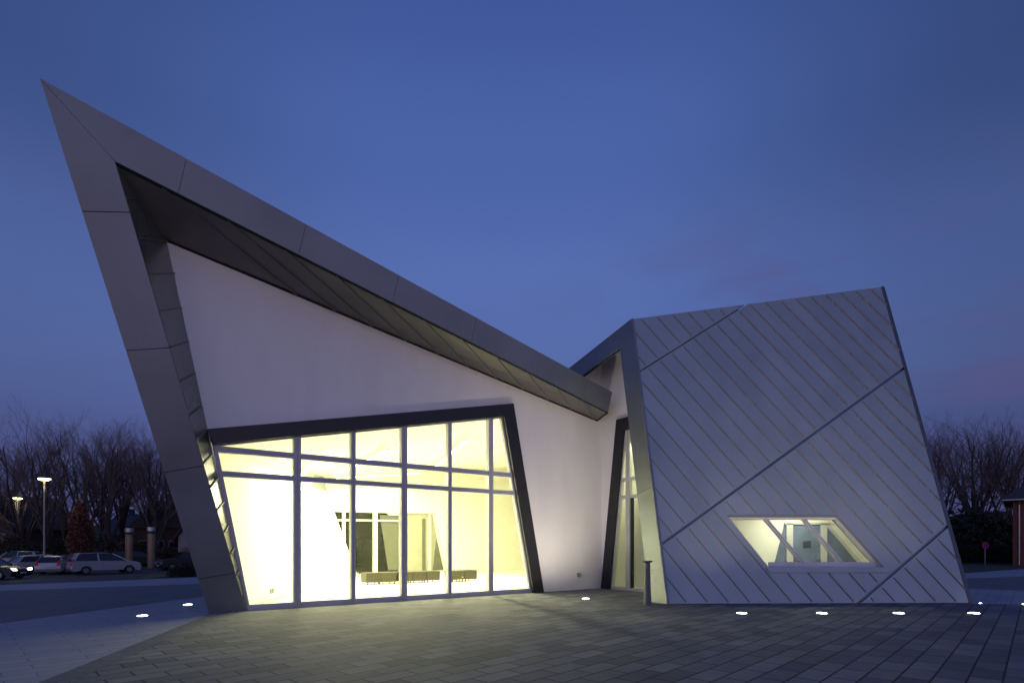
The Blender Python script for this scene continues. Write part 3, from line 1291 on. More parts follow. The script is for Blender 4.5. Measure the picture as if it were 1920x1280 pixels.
a2, i2, fo, fi = R2(1183, 598), R2(1162, 651), R2(1251, 1132.5), R2(1218.5, 1128.3)
bo, bi = R2(1040, 711), R2(1040, 742)
leg2 = MB()
cuts = []
for o_, i_ in (((1193, 668), (1165, 692)), ((1223, 912), (1197, 925)), ((1242, 1063), (1214, 1071))):
    cuts.append((frac(a2, fo, R2(*o_)), frac(i2, fi, R2(*i_))))
for q in panels((a2, fo), (i2, fi), cuts, .008):
    leg2.prism(q, -N2 * .04)
leg2.build('courtyard_fascia_leg', M['zinc'], villa)
b = MB()
b.prism([a2, bo, bi, i2], -N2 * .04)
b.build('courtyard_fascia_beam', M['zinc'], villa)
b = MB()
b.prism([lerp(p, c, .03) - N2 * .042 for p, c in ((a2, i2), (i2, a2), (fi, fo), (fo, fi))], -N2 * .1)
b.prism([lerp(p, c, .03) - N2 * .042 for p, c in ((a2, i2), (bo, bi), (bi, bo), (i2, a2))], -N2 * .1)
b.build('courtyard_fascia_core', M['dark_gap'], villa)

# door wall, square to the glass front
ND = -D_


def Dq(px, py, off=0.0):
    return on(px, py, C + ND * off, ND)


def Dp(s_, z_, off=0.0):
    return C + N_ * s_ + UP * z_ + ND * off


def Dt(px, py):
    p = Dq(px, py)
    return ((p - C).dot(N_), p.z)


SE = 2.5
zh = Dt(1158, 787)[1]
zh2 = Dt(1171, 807)[1]
s_out0, s_out1 = Dt(1129, 1106)[0] + .0, Dt(1158, 787)[0]
s_in0, s_in1 = Dt(1144, 1107)[0], Dt(1171.5, 807)[0]
ztop = Dt(1128, 683)[1]
b = MB()
b.prism([Dp(0, 0), Dp(0, ztop), Dp(Dt(1163, 657)[0], Dt(1163, 657)[1]), Dp(SE, Dt(1163, 657)[1] - .8), Dp(SE, zh), Dp(s_out1, zh), Dp(max(.02, s_out0), 0)],
        -ND * .2)
b.build('courtyard_wall', M['render'], villa)
b = MB()
b.prism([Dp(max(.03, s_out0), 0, .07), Dp(s_out1, zh, .07), Dp(SE, zh, .07), Dp(SE, zh2, .07), Dp(s_in1, zh2, .07), Dp(s_in0, 0, .07)], -ND * .24)
b.build('door_surround', M['anthracite'], villa)
zt1, zt2 = Dt(1190, 895.5)[1], Dt(1190, 929)[1]
s_m = Dt(1176, 1000)[0]


def s_left(z_):
    return s_in0 + (s_in1 - s_in0) * z_ / zh2


dr = MB()
dr.bar(Dp(s_in0, .05, -.14), Dp(SE, .05, -.14), .10, .12, ND)
dr.bar(Dp(s_in0 + .03, 0.02, -.14), Dp(s_in1 + .03, zh2, -.14), .06, .12, ND)
door_o = dr.build('glass_door', M['alu_pale'], villa)
for z_ in (zt1, zt2):
    b = MB()
    b.bar(Dp(s_left(z_), z_, -.135), Dp(SE, z_, -.135), .11, .11, ND)
    b.build('transom', M['alu_pale'], door_o)
b = MB()
for sg in (-1, 1):
    b.bar(Dp(s_m + sg * .05, .03, -.14), Dp(s_m + sg * .05, zh2, -.14), .085, .125, ND)
b.build('mullion', M['alu_pale'], door_o)
b = MB()
b.bar(Dp(s_m + .14, .03, -.14), Dp(s_m + .14, zt2, -.14), .05, .10, ND)
b.build('door_leaf_edge', M['anthracite'], door_o)
b = MB()
b.add([Dp(s_in0, .02, -.10), Dp(SE, .02, -.10), Dp(SE, zh2, -.10), Dp(s_in1, zh2, -.10)], [(0, 1, 2, 3)])
b.build('glass_pane', M['glass_dim'], door_o, recalc=False)
# vestibule behind the door
b = MB()
vd = -1.1
z1_ = zh2 + .1
b.add([Dp(.1, 0, vd), Dp(SE, 0, vd), Dp(SE, z1_, vd), Dp(.1, z1_, vd)], [(0, 1, 2, 3)])
b.add([Dp(.1, 0, -.2), Dp(.1, 0, vd), Dp(.1, z1_, vd), Dp(.1, z1_, -.2)], [(0, 1, 2, 3)])
b.add([Dp(SE, 0, -.2), Dp(SE, 0, vd), Dp(SE, z1_, vd), Dp(SE, z1_, -.2)], [(0, 1, 2, 3)])
b.build('vestibule_wall', M['inner'], villa)
b = MB()
b.add([Dp(.1, z1_, -.2), Dp(SE, z1_, -.2), Dp(SE, z1_, vd), Dp(.1, z1_, vd)], [(0, 1, 2, 3)])
b.build('vestibule_ceiling', M['inner'], villa)
b = MB()
b.prism([Dp(.1, .02, -.15), Dp(SE, .02, -.15), Dp(SE, .02, vd), Dp(.1, .02, vd)], (0, 0, -.04))
b.build('vestibule_floor', M['inner_floor'], villa)
b = MB()
b.bar(Dp(1.55, .02, vd + .02), Dp(1.55, 2.9, vd + .02), .08, .03, ND)
b.bar(Dp(1.75, .9, vd + .05), Dp(1.75, 1.3, vd + .05), .03, .03, ND)
b.build('vestibule_door_frame', M['alu_pale'], villa)
vl = thing('ceiling_light', 'small ceiling light behind the narrow glass door', 'lamp', Dp(1.4, 4.9, -.65))
b = MB()
b.lathe([(.13, -.03), (.16, 0), (.16, .03)], Dp(1.4, 4.9, -.65), 16)
b.build('diffuser', emat('vestibule_diffuser', (1, .95, .6), 3.0), vl)
ld = bpy.data.lights.new('vestibule_glow', 'AREA')
ld.shape = 'DISK'
ld.size = .5
ld.energy = 45
ld.color = (.98, 1, .62)
lo_ = bpy.data.objects.new('vestibule_glow', ld)
SC.collection.objects.link(lo_)
lo_.location = Dp(1.4, 4.8, -.65)
# courtyard soffit and inner reveal
b = MB()
b.add([lerp(i2, Dq(1163, 657), .05), R2(1095, 701), R2(1040, 742), W(1040, 746), W(1098, 704.5), W(1128, 682), Dq(1163, 657)],
      [(0, 1, 6), (1, 5, 6), (1, 4, 5), (1, 2, 4), (2, 3, 4)])
b.build('courtyard_soffit', M['soffit'], villa, recalc=False)
b = MB()
b.add([i2 - N2 * .05, fi - N2 * .05, Dp(2.2, 0), Dp(Dt(1163, 657)[0] + .1, Dt(1163, 657)[1])], [(0, 1, 2), (0, 2, 3)])
b.build('courtyard_reveal', M['render'], villa)  # unseen return, made white to bounce hall light onto the door wall
# little outlet on the white wall
t_, z_ = Wt(1085, 1077)
b = MB()
p = Wp(t_, z_)
b.tube([p, p + N_ * .05], [.075, .075], 14)
b.tube([p + N_ * .05, p + N_ * .13], [.035, .03], 10)
b.build('wall_tap', M['steel'], villa)

# ------------------------------------------------------------------ plaza fittings
# tall ashtray post beside the courtyard corner
pb = G(1214, 1134)
pt = thing('ashtray_post', 'slim grey ashtray post with a flat disc top beside the corner of the metal facade', 'ashtray', pb)
b = MB()
b.lathe([(.125, 0), (.12, .02), (.095, .035), (.075, .6), (.062, 1.04)], pb, 24)
b.build('post', M['post_grey'], pt, smooth=False)
b = MB()
b.lathe([(.06, 1.04), (.115, 1.065), (.125, 1.08), (.125, 1.10), (.10, 1.10)], pb, 24)
b.build('ash_tray', M['post_grey'], pt)


def ground_lamp(p, r, label, group, power, tilt, wall=None, size=1.15, blend=.9):
    root = thing('ground_lamp', label, 'lamp', p, 0, group)
    b = MB()
    b.lathe([(r * 1.28, 0), (r * 1.25, .012), (r, .015), (r * .98, .006)], p, 24)
    b.build('collar', M['steel'], root)
    b = MB()
    b.lathe([(r, .006), (r * .96, .018), (r * .5, .024)], p, 24)
    b.build('lens', M['lens'], root)
    if power:
        ld = bpy.data.lights.new('uplight', 'SPOT')
        ld.energy = power
        ld.spot_size = size
        ld.spot_blend = blend
        ld.shadow_soft_size = .08
        ld.color = (1, .88, .70)
        lo = bpy.data.objects.new('uplight', ld)
        SC.collection.objects.link(lo)
        lo.location = p + V((0, 0, .05))
        lo.rotation_euler = V(tilt).to_track_quat('-Z', 'Y').to_euler()
    return root


gl = 'round lamps set flush in the paving'
upF = (0, .22, 1)
ground_lamp(G(267, 1155) + UP * .002, .095, 'paving lamp in the pale stone, nearer the pointed leg of two', gl, 25, (0, 0, 1)).location
ground_lamp(G(352, 1134) + UP * .002, .095, 'paving lamp in the pale stone, close against the pointed leg', gl, 25, (0, 0, 1))
ground_lamp(G(1098, 1123) + UP * .008, .095, 'paving lamp before the white wall between the glass front and the door', gl, 400,
            (-N_ * .8 + UP * 1.5 + D_ * .25), size=2.2)
for px, lab in ((1391, 'paving lamp below the left end of the slanted window'), (1541, 'paving lamp below the middle of the slanted window'),
                (1685, 'paving lamp below the right end of the slanted window'), (1826, 'paving lamp at the outer right corner of the metal facade')):
    ground_lamp(G(px, 1150.5) + UP * .008, .10, lab, gl, 240, (0, .50, 1), size=1.7)
for px, py, lab in ((1838, 1132, 'tiny paving lamp just past the corner of the metal facade'), (1919, 1133.5, 'tiny paving lamp at the edge of the dark stone')):
    ground_lamp(G(px, py) + UP * .008, .028, lab, 'tiny paving lamps', 0, (0, 0, 1))


# ------------------------------------------------------------------ cars
def car_parts(root, kind, paint, lights_on=False):
    """local coordinates: +x is the front"""
    spec = {
        'mpv': dict(L=4.75, Wd=1.85, H=1.70, hood=1.02, belt=1.05, ws0=1.42, ws1=.35, r1=-1.95, rb=-2.27, deck=-2.30),
        'estate': dict(L=4.60, Wd=1.78, H=1.47, hood=.88, belt=.93, ws0=1.05, ws1=.25, r1=-1.70, rb=-2.15, deck=-2.22),
        'hatch': dict(L=4.10, Wd=1.74, H=1.48, hood=.90, belt=.95, ws0=.95, ws1=.20, r1=-1.45, rb=-1.85, deck=-1.97),
        'suv': dict(L=4.60, Wd=1.86, H=1.72, hood=1.08, belt=1.10, ws0=.98, ws1=.35, r1=-1.75, rb=-2.12, deck=-2.22),
        'saloon': dict(L=4.55, Wd=1.78, H=1.44, hood=.88, belt=.92, ws0=.95, ws1=.20, r1=-1.05, rb=-1.70, deck=-2.20),
    }[kind]
    Ln, Wd, H = spec['L'] / 2, spec['Wd'], spec['H']
    wr = .32
    fx, rx = Ln - .88, -Ln + .92
    prof = [(Ln - .12, .22), (Ln - .01, .38), (Ln, .56), (Ln - .10, spec['hood'] - .18), (Ln - .35, spec['hood'] - .07), (spec['ws0'], spec['hood'] + .03),
            (spec['ws0'] - .4, spec['belt']), (spec['rb'] + .2, spec['belt'] + .04), (spec['deck'], spec['belt'] - .02), (-Ln + .02, .72), (-Ln, .45),
            (-Ln + .12, .24)]
    for cx_ in (rx, fx):
        for k in range(0, 9):
            an = math.pi - math.pi * k / 8
            prof.append((cx_ + math.cos(an) * (wr + .06), max(.24, wr + math.sin(an) * (wr + .06))))
    b = MB()
    n = len(prof)
    tri = tessellate_polygon([[V((x, 0, z)) for x, z in prof]])
    hw = Wd / 2
    # four profiles across the width: rounded shoulders
    rows = [(-hw, .94), (-hw * .93, 1.0), (hw * .93, 1.0), (hw, .94)]
    vs, fs = [], []
    for y, k in rows:
        for x, z in prof:
            zz = z if z < .5 else .5 + (z - .5) * (k if abs(y) > hw * .95 else 1)
            vs.append((x * (.985 if abs(y) > hw * .95 else 1), y, zz))
    for i in range(3):
        for j in range(n):
            j2 = (j + 1) % n
            fs.append((i * n + j, i * n + j2, (i + 1) * n + j2, (i + 1) * n + j))
    fs += [tuple(t) for t in tri] + [tuple(q + 3 * n for q in t) for t in tri]
    b.add(vs, fs)
    body = b.build('body', paint, root, local=True, bevel=0)
    # cabin
    cab = [(spec['ws0'] + .02, spec['hood'] + .0), (spec['ws1'], H - .06), (spec['r1'], H - .07), (spec['rb'], spec['belt'] - .02)]
    wb, wt = hw * .93, hw * .74
    b = MB()
    vs = [(cab[0][0], -wb, cab[0][1]), (cab[1][0], -wt, cab[1][1]), (cab[2][0], -wt, cab[2][1]), (cab[3][0], -wb, cab[3][1])]
    vs += [(x, -y, z) for x, y, z in vs]
    b.add(vs, [(0, 1, 2, 3), (7, 6, 5, 4), (0, 4, 5, 1), (1, 5, 6, 2), (2, 6, 7, 3), (3, 7, 4, 0)])
    b.build('windows', M['carglass'], root, local=True)
    b = MB()
    rt = [(cab[1][0] + .06, H - .075), (cab[1][0] - .25, H - .005), ((cab[1][0] + cab[2][0]) / 2, H + .02), (cab[2][0] + .2, H - .01), (cab[2][0] - .05, H - .08)]
    vs = []
    for y, dz in ((-wt * 1.03, -.03), (-wt * .8, 0), (wt * .8, 0), (wt * 1.03, -.03)):
        vs += [(x, y, z + dz) for x, z in rt]
    m = len(rt)
    fs = [(i * m + j, i * m + j + 1, (i + 1) * m + j + 1, (i + 1) * m + j) for i in range(3) for j in range(m - 1)]
    b.add(vs, fs)
    for sy in (-1, 1):
        for (x0_, z0_), (x1_, z1_), w_ in ((cab[0], cab[1], .08), (cab[3], cab[2], .16)):
            b.bar((x0_, sy * (wb + .004), z0_), (x1_, sy * (wt + .012), z1_), w_, .02, (0, sy, .2))
        xm = (cab[1][0] + cab[2][0]) / 2 + .15
        b.bar((xm + .05, sy * (wb + .002), spec['belt']), (xm, sy * (wt + .012), H - .06), .09, .02, (0, sy, .2))
    b.build('roof', paint, root, local=True)
    for sy in (-1, 1):
        for cx_ in (fx, rx):
            b = MB()
            c = V((cx_, sy * (hw - .11), wr))
            b.tube([c - V((0, sy * .10, 0)), c + V((0, sy * .09, 0)), c + V((0, sy * .10, 0))], [wr, wr, wr * .92], 18)
            w = b.build('wheel', M['tyre'], root, local=True)
            b = MB()
            b.tube([c + V((0, sy * .09, 0)), c + V((0, sy * .108, 0))], [wr * .66, wr * .60], 14)
            b.build('rim', M['rim'], w, local=True)
        b = MB()
        b.prism([(Ln - .015, sy * hw * .52, .60), (Ln - .015, sy * hw * .90, .62), (Ln - .06, sy * hw * .92, .78), (Ln - .05, sy * hw * .55, .72)], (-.08, 0, 0))
        b.build('headlight', M['head'] if lights_on else M['headoff'], root, local=True)
        b = MB()
        zt_ = spec['belt'] + (.18 if kind in ('mpv', 'hatch', 'suv') else .0)
        b.prism([(-Ln + .0, sy * hw * .70, .72), (-Ln + .0, sy * hw * .97, .74), (-Ln + .12, sy * hw * .96, zt_), (-Ln + .10, sy * hw * .78, zt_)], (.10, 0, 0))
        b.build('tail_light', M['tail'], root, local=True)
        b = MB()
        b.box((spec['ws0'] - .28, sy * (hw + .08), spec['belt'] + .07), (.12, .18, .13))
        b.build('wing_mirror', paint, root, local=True)
    b = MB()
    b.box((Ln + .002, 0, .45), (.02, .52, .11))
    b.box((-Ln - .002, 0, .62), (.02, .52, .11))
    b.build('number_plate', M['alu_pale'], root, local=True)
    b = MB()
    b.box((Ln - .03, 0, .62), (.05, hw * .8, .12))
    b.build('grille', M['anthracite'], root, local=True)


def car(px, py, ang, kind, col, label, lights=False, z=LZ):
    Y = (EYE - z) * FPX / (py - HY)
    p = at(px, py, Y)
    p.z = gz(p.x, p.y) if z == LZ else z
    paint = mat('car_paint', col, .28, .35, .04, 2)
    r = thing('parked_car', label, 'car', p, R(ang), 'cars on the car park')
    car_parts(r, kind, paint, lights)
    return r, p


SIL, PALE, DARKP, NAVY = (.42, .42, .43), (.50, .52, .56), (.020, .021, .026), (.02, .025, .05)
c1, c1p = car(-22, 1085, 4, 'saloon', NAVY, 'dark car with both headlights shining, nearest the plaza', True)
c1.name = 'parked_car'
car(30, 1066, -165, 'suv', (.26, .29, .33), 'tall pale grey car with roof above all the others at the left edge')
car(60, 1070.5, -158, 'hatch', PALE, 'white car half hidden behind the silver estate')
car(84, 1073.0, 62, 'estate', SIL, 'silver estate with red tail light facing away, beside the dark lit car')
car(116, 1074.5, 104, 'hatch', (.46, .45, .46), 'silver hatchback seen squarely from behind, left of the people carrier')
car(196, 1074.5, 52, 'mpv', SIL, 'long silver people carrier seen from its side and rear')
car(188, 1063.5, 52, 'suv', DARKP, 'dark car with its roof showing over the silver people carrier')
car(252, 1061.5, 50, 'mpv', (.018, .018, .024), 'dark van between the two light columns')
car(306, 1058.5, -75, 'saloon', DARKP, 'dark car facing the plaza right of the light columns')
car(348, 1067.5, -130, 'suv', (.03, .03, .035), 'dark off-roader partly behind the pointed leg')

# ------------------------------------------------------------------ lamps and columns on the car park


def street_lamp(px, Y, head_y, width, label, power):
    p = at(px, HY, Y)
    p.z = gz(p.x, p.y)
    top = at(px, head_y, Y)
    r = thing('street_lamp', label, 'street lamp', p, 0, 'street lamps by the car park')
    b = MB()
    b.tube([p, V((p.x, p.y, p.z + 1.2)), V((p.x, p.y, top.z))], [.11, .08, .055], 10)
    b.build('pole', M['sign_post'], r)
    b = MB()
    wd2 = width / 2
    b.lathe([(.07, -.5), (.09, -.12), (wd2 * .7, .02), (wd2, .06), (wd2 * .9, .12), (.1, .2)], V((p.x, p.y, top.z)), 20)
    b.build('lamp_head', M['sign_post'], r)
    b = MB()
    b.lathe([(wd2 * .6, -.10), (wd2 * .97, -.02), (wd2 * .99, .05), (wd2 * .8, .07)], V((p.x, p.y, top.z)), 20)
    b.build('lamp_glass', M['lamp'], r)
    ld = bpy.data.lights.new('lamp_glow', 'POINT')
    ld.energy = power
    ld.color = (1, .82, .45)
    ld.shadow_soft_size = .4
    lo = bpy.data.objects.new('lamp_glow', ld)
    SC.collection.objects.link(lo)
    lo.location = (p.x, p.y, top.z - .5)


street_lamp(83, 49, 898, .95, 'tall street lamp with a lit disc head among the parked cars', 110)
street_lamp(33, 64, 934, .9, 'distant lit street lamp at the far left below the bare branches', 90)
for px, Y, ty, lab in ((242, 53, 990, 'thick copper toned light column on the left of the pair'), (283.5, 53, 988, 'thick copper toned light column on the right of the pair')):
    p = at(px, HY, Y)
    p.z = LZ + .05
    zt_ = at(px, ty, Y).z
    r = thing('light_column', lab, 'light column', p, 0, 'pair of thick light columns')
    b = MB()
    h = zt_ - p.z
    b.lathe([(.32, 0), (.32, h * .84)], p, 24)
    b.build('shaft', M['copper'], r, smooth=False)
    b = MB()
    b.lathe([(.31, h * .84), (.31, h * .90)], p, 24)
    b.build('neck', M['anthracite'], r)
    b = MB()
    b.lathe([(.35, h * .90), (.36, h * .91), (.36, h), (.2, h + .02)], p, 24)
    b.build('cap', M['steel'], r)
# small wall lamp glow beside the column, on the dark house
# ------------------------------------------------------------------ houses behind


def house(px0, px1, Y, eave_y, ridge_y, depth, wall, roofm, label, z=LZ, wins=(), gable=False, lit=None):
    a, b_ = at(px0, HY, Y), at(px1, HY, Y)
    za, zr = at(px0, eave_y, Y).z, at(px0, ridge_y, Y).z
    r = thing('house', label, 'house', V(((a.x + b_.x) / 2, Y, z)))
    w = MB()
    x0_, x1_ = a.x, b_.x
    if not gable:
        for x in (x0_, x1_):
            pass
        w.prism([(x0_, Y, z), (x0_, Y + depth, z), (x0_, Y + depth, za), (x0_, Y + depth / 2, zr - .25), (x0_, Y, za)], (x1_ - x0_, 0, 0))
    else:
        w.prism([(x0_, Y, z), (x1_, Y, z), (x1_, Y, za), ((x0_ + x1_) / 2, Y, zr - .25), (x0_, Y, za)], (0, depth, 0))
    w.build('walls', wall, r)
    rf = MB()
    ov = .4
    if not gable:
        sl_ = (zr - za) / (depth / 2)
        for s_ in (0, 1):
            y0_, y1_ = (Y - ov, Y + depth / 2) if s_ == 0 else (Y + depth + ov, Y + depth / 2)
            rf.prism([(x0_ - ov, y0_, za - ov * sl_), (x1_ + ov, y0_, za - ov * sl_), (x1_ + ov, y1_, zr), (x0_ - ov, y1_, zr)], (0, 0, .18))
    else:
        xm = (x0_ + x1_) / 2
        sl_ = (zr - za) / ((x1_ - x0_) / 2)
        for xe in (x0_ - ov, x1_ + ov):
            rf.prism([(xe, Y - ov, za - ov * sl_), (xe, Y + depth + ov, za - ov * sl_), (xm, Y + depth + ov, zr), (xm, Y - ov, zr)], (0, 0, .18))
    ro = rf.build('roof', roofm, r)
    ch = MB()
    cxx = x0_ + (x1_ - x0_) * .3
    ch.box((cxx, Y + depth * .5, zr + .3), (.6, .6, 1.3))
    ch.build('chimney', wall, ro)
    for u_, zz, ww_, hh_ in wins:
        f_ = MB()
        xc = x0_ + (x1_ - x0_) * u_
        zc_ = z + zz
        f_.bar((xc - ww_ / 2, Y, zc_ - hh_ / 2), (xc - ww_ / 2, Y, zc_ + hh_ / 2), .08, .05, (0, -1, 0))
        f_.bar((xc + ww_ / 2, Y, zc_ - hh_ / 2), (xc + ww_ / 2, Y, zc_ + hh_ / 2), .08, .05, (0, -1, 0))
        f_.bar((xc - ww_ / 2, Y, zc_ - hh_ / 2), (xc + ww_ / 2, Y, zc_ - hh_ / 2), .08, .06, (0, -1, 0))
        f_.bar((xc - ww_ / 2, Y, zc_ + hh_ / 2), (xc + ww_ / 2, Y, zc_ + hh_ / 2), .08, .06, (0, -1, 0))
        fo_ = f_.build('window', M['pale_wall'], r)
        g_ = MB()
        g_.box((xc, Y - .01, zc_), (ww_, .02, hh_))
        g_.build('pane', M['warm_window'] if lit and (u_, zz) in lit else M['window_dark'], fo_)
    return r


house(252, 345, 66, 985, 936, 9, M['brick_dark'], M['roof_tile'], 'dark brick house with a tall brown tiled roof behind the light columns',
      wins=((.2, 2.2, 1.2, 1.3), (.5, 2.2, 1.2, 1.3), (.8, 2.2, 1.2, 1.3)))
house(185, 262, 82, 1000, 962, 9, M['brick_dark'], M['roof_dark'], 'low dark house beyond the brown beech and the bare trees',
      wins=((.25, 2.2, 1.0, 1.2), (.6, 2.2, 1.0, 1.2)))
house(334, 372, 60, 1005, 978, 7, M['pale_wall'], M['roof_tile'], 'pale plastered house end just left of the pointed leg', gable=True,
      wins=((.55, 1.6, .8, 1.1), (.25, 1.6, .6, 1.1)))
house(-70, 24, 70, 985, 926, 10, M['brick_dark'], M['roof_tile'], 'dark gabled house at the left edge below the bare trees', gable=True,
      wins=((.78, 3.2, 1.0, 1.2),))
house(44, 84, 105, 972, 958, 8, M['brick_dark'], M['roof_dark'], 'far small house with an orange lit window below the street lamp',
      wins=((.42, 6.2, 2.0, .9), (.8, 6.0, .8, .8)), lit=((.42, 6.2),))
house(1868, 1900, 75, 985, 960, 8, M['pale_wall'], M['roof_dark'], 'small pale house glimpsed beside the red brick building', z=0, gable=True,
      wins=((.4, 1.5, 1.2, 1.0), (.75, 1.5, .7, .7)))
# red brick building at the right edge, its side wall in line with the view
Yb = 40.
p0 = at(1899, HY, Yb)
p0.z = 0
dv = V((p0.x, p0.y, 0)).normalized()             # side wall runs this way
fv = V((dv.y, -dv.x, 0))                         # front wall runs this way
rb_ = thing('brick_building', 'red brick building with a grey pitched roof at the right edge', 'building', p0)
ez, rz_ = at(1899, 937, Yb).z, at(1930, 880, Yb).z + .6


def bb_(u_, v_, z_):
    return p0 + fv * u_ + dv * v_ + UP * z_


b = MB()
b.prism([bb_(0, 0, -.1), bb_(10, 0, -.1), bb_(10, 0, ez), bb_(0, 0, ez)], dv * 9)
b.build('walls', M['brick_red'], rb_)
b = MB()
e_ = .55
b.prism([bb_(-e_, -e_, ez), bb_(10 + e_, -e_, ez), bb_(7, 4.5, rz_), bb_(3, 4.5, rz_)], (0, 0, .18))
b.prism([bb_(-e_, -e_, ez), bb_(-e_, 9 + e_, ez), bb_(3, 4.5, rz_)], (0, 0, .18))
b.prism([bb_(-e_, 9 + e_, ez), bb_(10 + e_, 9 + e_, ez), bb_(7, 4.5, rz_), bb_(3, 4.5, rz_)], (0, 0, .18))
b.build('roof', M['roof_dark'], rb_)
b = MB()
b.tube([bb_(-e_, -e_ - .07, ez - .02), bb_(10, -e_ - .07, ez - .02)], [.07, .07], 8)
b.tube([bb_(.35, -.08, 0), bb_(.35, -.08, ez - .35), bb_(.35, -e_, ez - .05)], [.05, .05, .05], 8)
b.build('gutter', M['steel'], rb_)
b = MB()
b.bar(bb_(1.2, 0, 1.3), bb_(2.3, 0, 1.3), 2.3, .04, -dv)
b.build('door', M['window_dark'], rb_)

# no-stopping sign on the lawn
sp = G(1847, 1058.5, -.08)
sg = thing('road_sign', 'small round red rimmed road sign on a thin post on the lawn', 'sign', sp)
b = MB()
h_ = at(1848, 1022, sp.y).z
b.tube([sp, V((sp.x, sp.y, h_ + .1))], [.028, .028], 8)
b.build('post', M['sign_post'], sg)
b = MB()
c = V((sp.x, sp.y - .05, h_))
b.tube([c, c + V((0, .02, 0))], [.27, .27], 28)
b.build('disc_rim', M['sign_red'], sg)
b = MB()
c = V((sp.x, sp.y - .055, h_))
b.tube([c, c + V((0, .01, 0))], [.20, .20], 28)
b.build('disc_face', M['sign_blue'], sg)
b = MB()
b.bar(c + V((-.14, -.012, .14)), c + V((.14, -.012, -.14)), .05, .01, (0, -1, 0))
b.build('slash', M['sign_red'], sg)


# ------------------------------------------------------------------ trees
def bare_tree(seed, H, spread=.5, lean=0.0, fork=.24):
    rnd = random.Random(seed)
    trunk, twig = MB(), MB()

    def perp(d):
        r_ = V((rnd.gauss(0, 1), rnd.gauss(0, 1), rnd.gauss(0, 1)))
        return (r_ - d * r_.dot(d)).normalized()

    def grow(p, d, ln_, rad, lev):
        ns = 5 if lev < 2 else (4 if lev == 2 else 3)
        pts, rr = [p.copy()], [rad]
        dirs = []
        q = p.copy()
        d = d.copy()
        for i in range(ns):
            d = (d + perp(d) * (.10 + .035 * lev) + V((0, 0, .075 if lev else .02))).normalized()
            q = q + d * (ln_ / ns)
            pts.append(q.copy())
            dirs.append(d.copy())
            rr.append(max(.0045, rad * (1 - .80 * (i + 1) / ns)))
        tgt = trunk if lev < 2 else twig
        tgt.tube(pts, rr, (8, 6, 5, 3, 3)[min(lev, 4)], cap=False)
        if lev >= 4:
            return
        cnt = (0, 7, 7, 6)[lev] if lev else 0
        if lev == 0:
            return pts, dirs, rr
        for k in range(cnt):
            f_ = .22 + .76 * (k + rnd.random() * .7) / cnt
            i = min(ns - 1, int(f_ * ns))
            fr_ = f_ * ns - i
            bp_ = lerp(pts[i], pts[i + 1], fr_)
            an = rnd.uniform(.38, .85)
            nd = (dirs[i] * math.cos(an) + perp(dirs[i]) * math.sin(an)).normalized()
            nd = (nd + V((0, 0, .18))).normalized()
            grow(bp_, nd, ln_ * rnd.uniform(.38, .58) * (1.15 - .4 * f_), max(.0062, rr[i] * .52), lev + 1)

    th = H * fork
    pts, dirs, rr = grow(V((0, 0, 0)), V((lean, 0, 1)).normalized(), th * 1.25, H * .021, 0)
    nlimb = rnd.randint(6, 8)
    for k in range(nlimb):
        az = 2 * math.pi * k / nlimb + rnd.uniform(-.4, .4)
        tilt = rnd.uniform(.12, spread)
        i = rnd.choice((2, 3, 4, 5, 5))
        base = pts[i]
        d = V((math.cos(az) * math.sin(tilt) + lean * .6, math.sin(az) * math.sin(tilt), math.cos(tilt))).normalized()
        grow(base, d, (H - base.z) * rnd.uniform(.70, .98), H * .0115 * rnd.uniform(.8, 1.15), 1)
    return trunk, twig


TREES = [  # px, depth, top y, lean, label
    (12, 70, 835, -.10, 'bare tree leaning over the house at the left edge'),
    (52, 64, 800, -.22, 'bare tree with its trunk leaning left behind the tall street lamp'),
    (84, 60, 782, .02, 'tallest bare tree, straight behind the tall street lamp, with a dark nest'),
    (118, 72, 800, .08, 'bare tree between the street lamp and the brown beech'),
    (160, 62, 792, -.10, 'bare tree rising behind the brown beech'),
    (188, 70, 800, .05, 'bare tree just right of the brown beech'),
    (207, 63, 790, -.04, 'bare tree over the gap between the beech and the light columns'),
    (228, 72, 800, .06, 'bare tree behind the left light column'),
    (262, 66, 805, .10, 'bare tree behind the dark brick house left of its roof middle'),
    (290, 64, 812, .12, 'bare tree with bent limbs above the dark brick roof'),
    (318, 74, 830, .0, 'bare tree whose crown meets the pointed leg'),
    (1742, 62, 790, .0, 'bare tree half hidden by the right edge of the metal facade'),
    (1772, 56, 800, -.04, 'bare tree nearest the metal facade on the right lawn'),
    (1806, 60, 788, .05, 'bare tree with forked trunk left of the round sign'),
    (1850, 64, 782, -.06, 'bare tree behind the round sign'),
    (1878, 58, 790, .04, 'bare tree between the sign and the brick building'),
    (1922, 66, 785, .02, 'bare tree rising behind the brick building'),
]
for i, (px, Y, ty, ln2, lab) in enumerate(TREES):
    p = at(px, HY, Y)
    z0_ = gz(p.x, p.y) if p.x < 0 else -.1
    p.z = z0_ + (1.5 if px < 300 and Y > 68 else 0)
    Ht = (at(px, ty, Y).z - p.z) * 1.0
    r = thing('bare_tree', lab, 'tree', p, 0, 'bare winter trees')
    tr_, tw_ = bare_tree(100 + i, Ht, spread=.62 if px < 130 else .5, lean=ln2, fork=.20 if px < 1000 else .24)
    k_ = Ht * 1.10 / max(q.z for q in tw_.v)
    for mb_ in (tr_, tw_):
        mb_.v = [q * k_ for q in mb_.v]
    if i == 2:
        nest_at = p + max((q for q in tr_.v if abs(q.x) < 3), key=lambda q: q.z)
    tr_.build('trunk', M['bark'], r, local=True, recalc=False)
    tw_.build('crown', M['twig'], r, local=True, recalc=False)
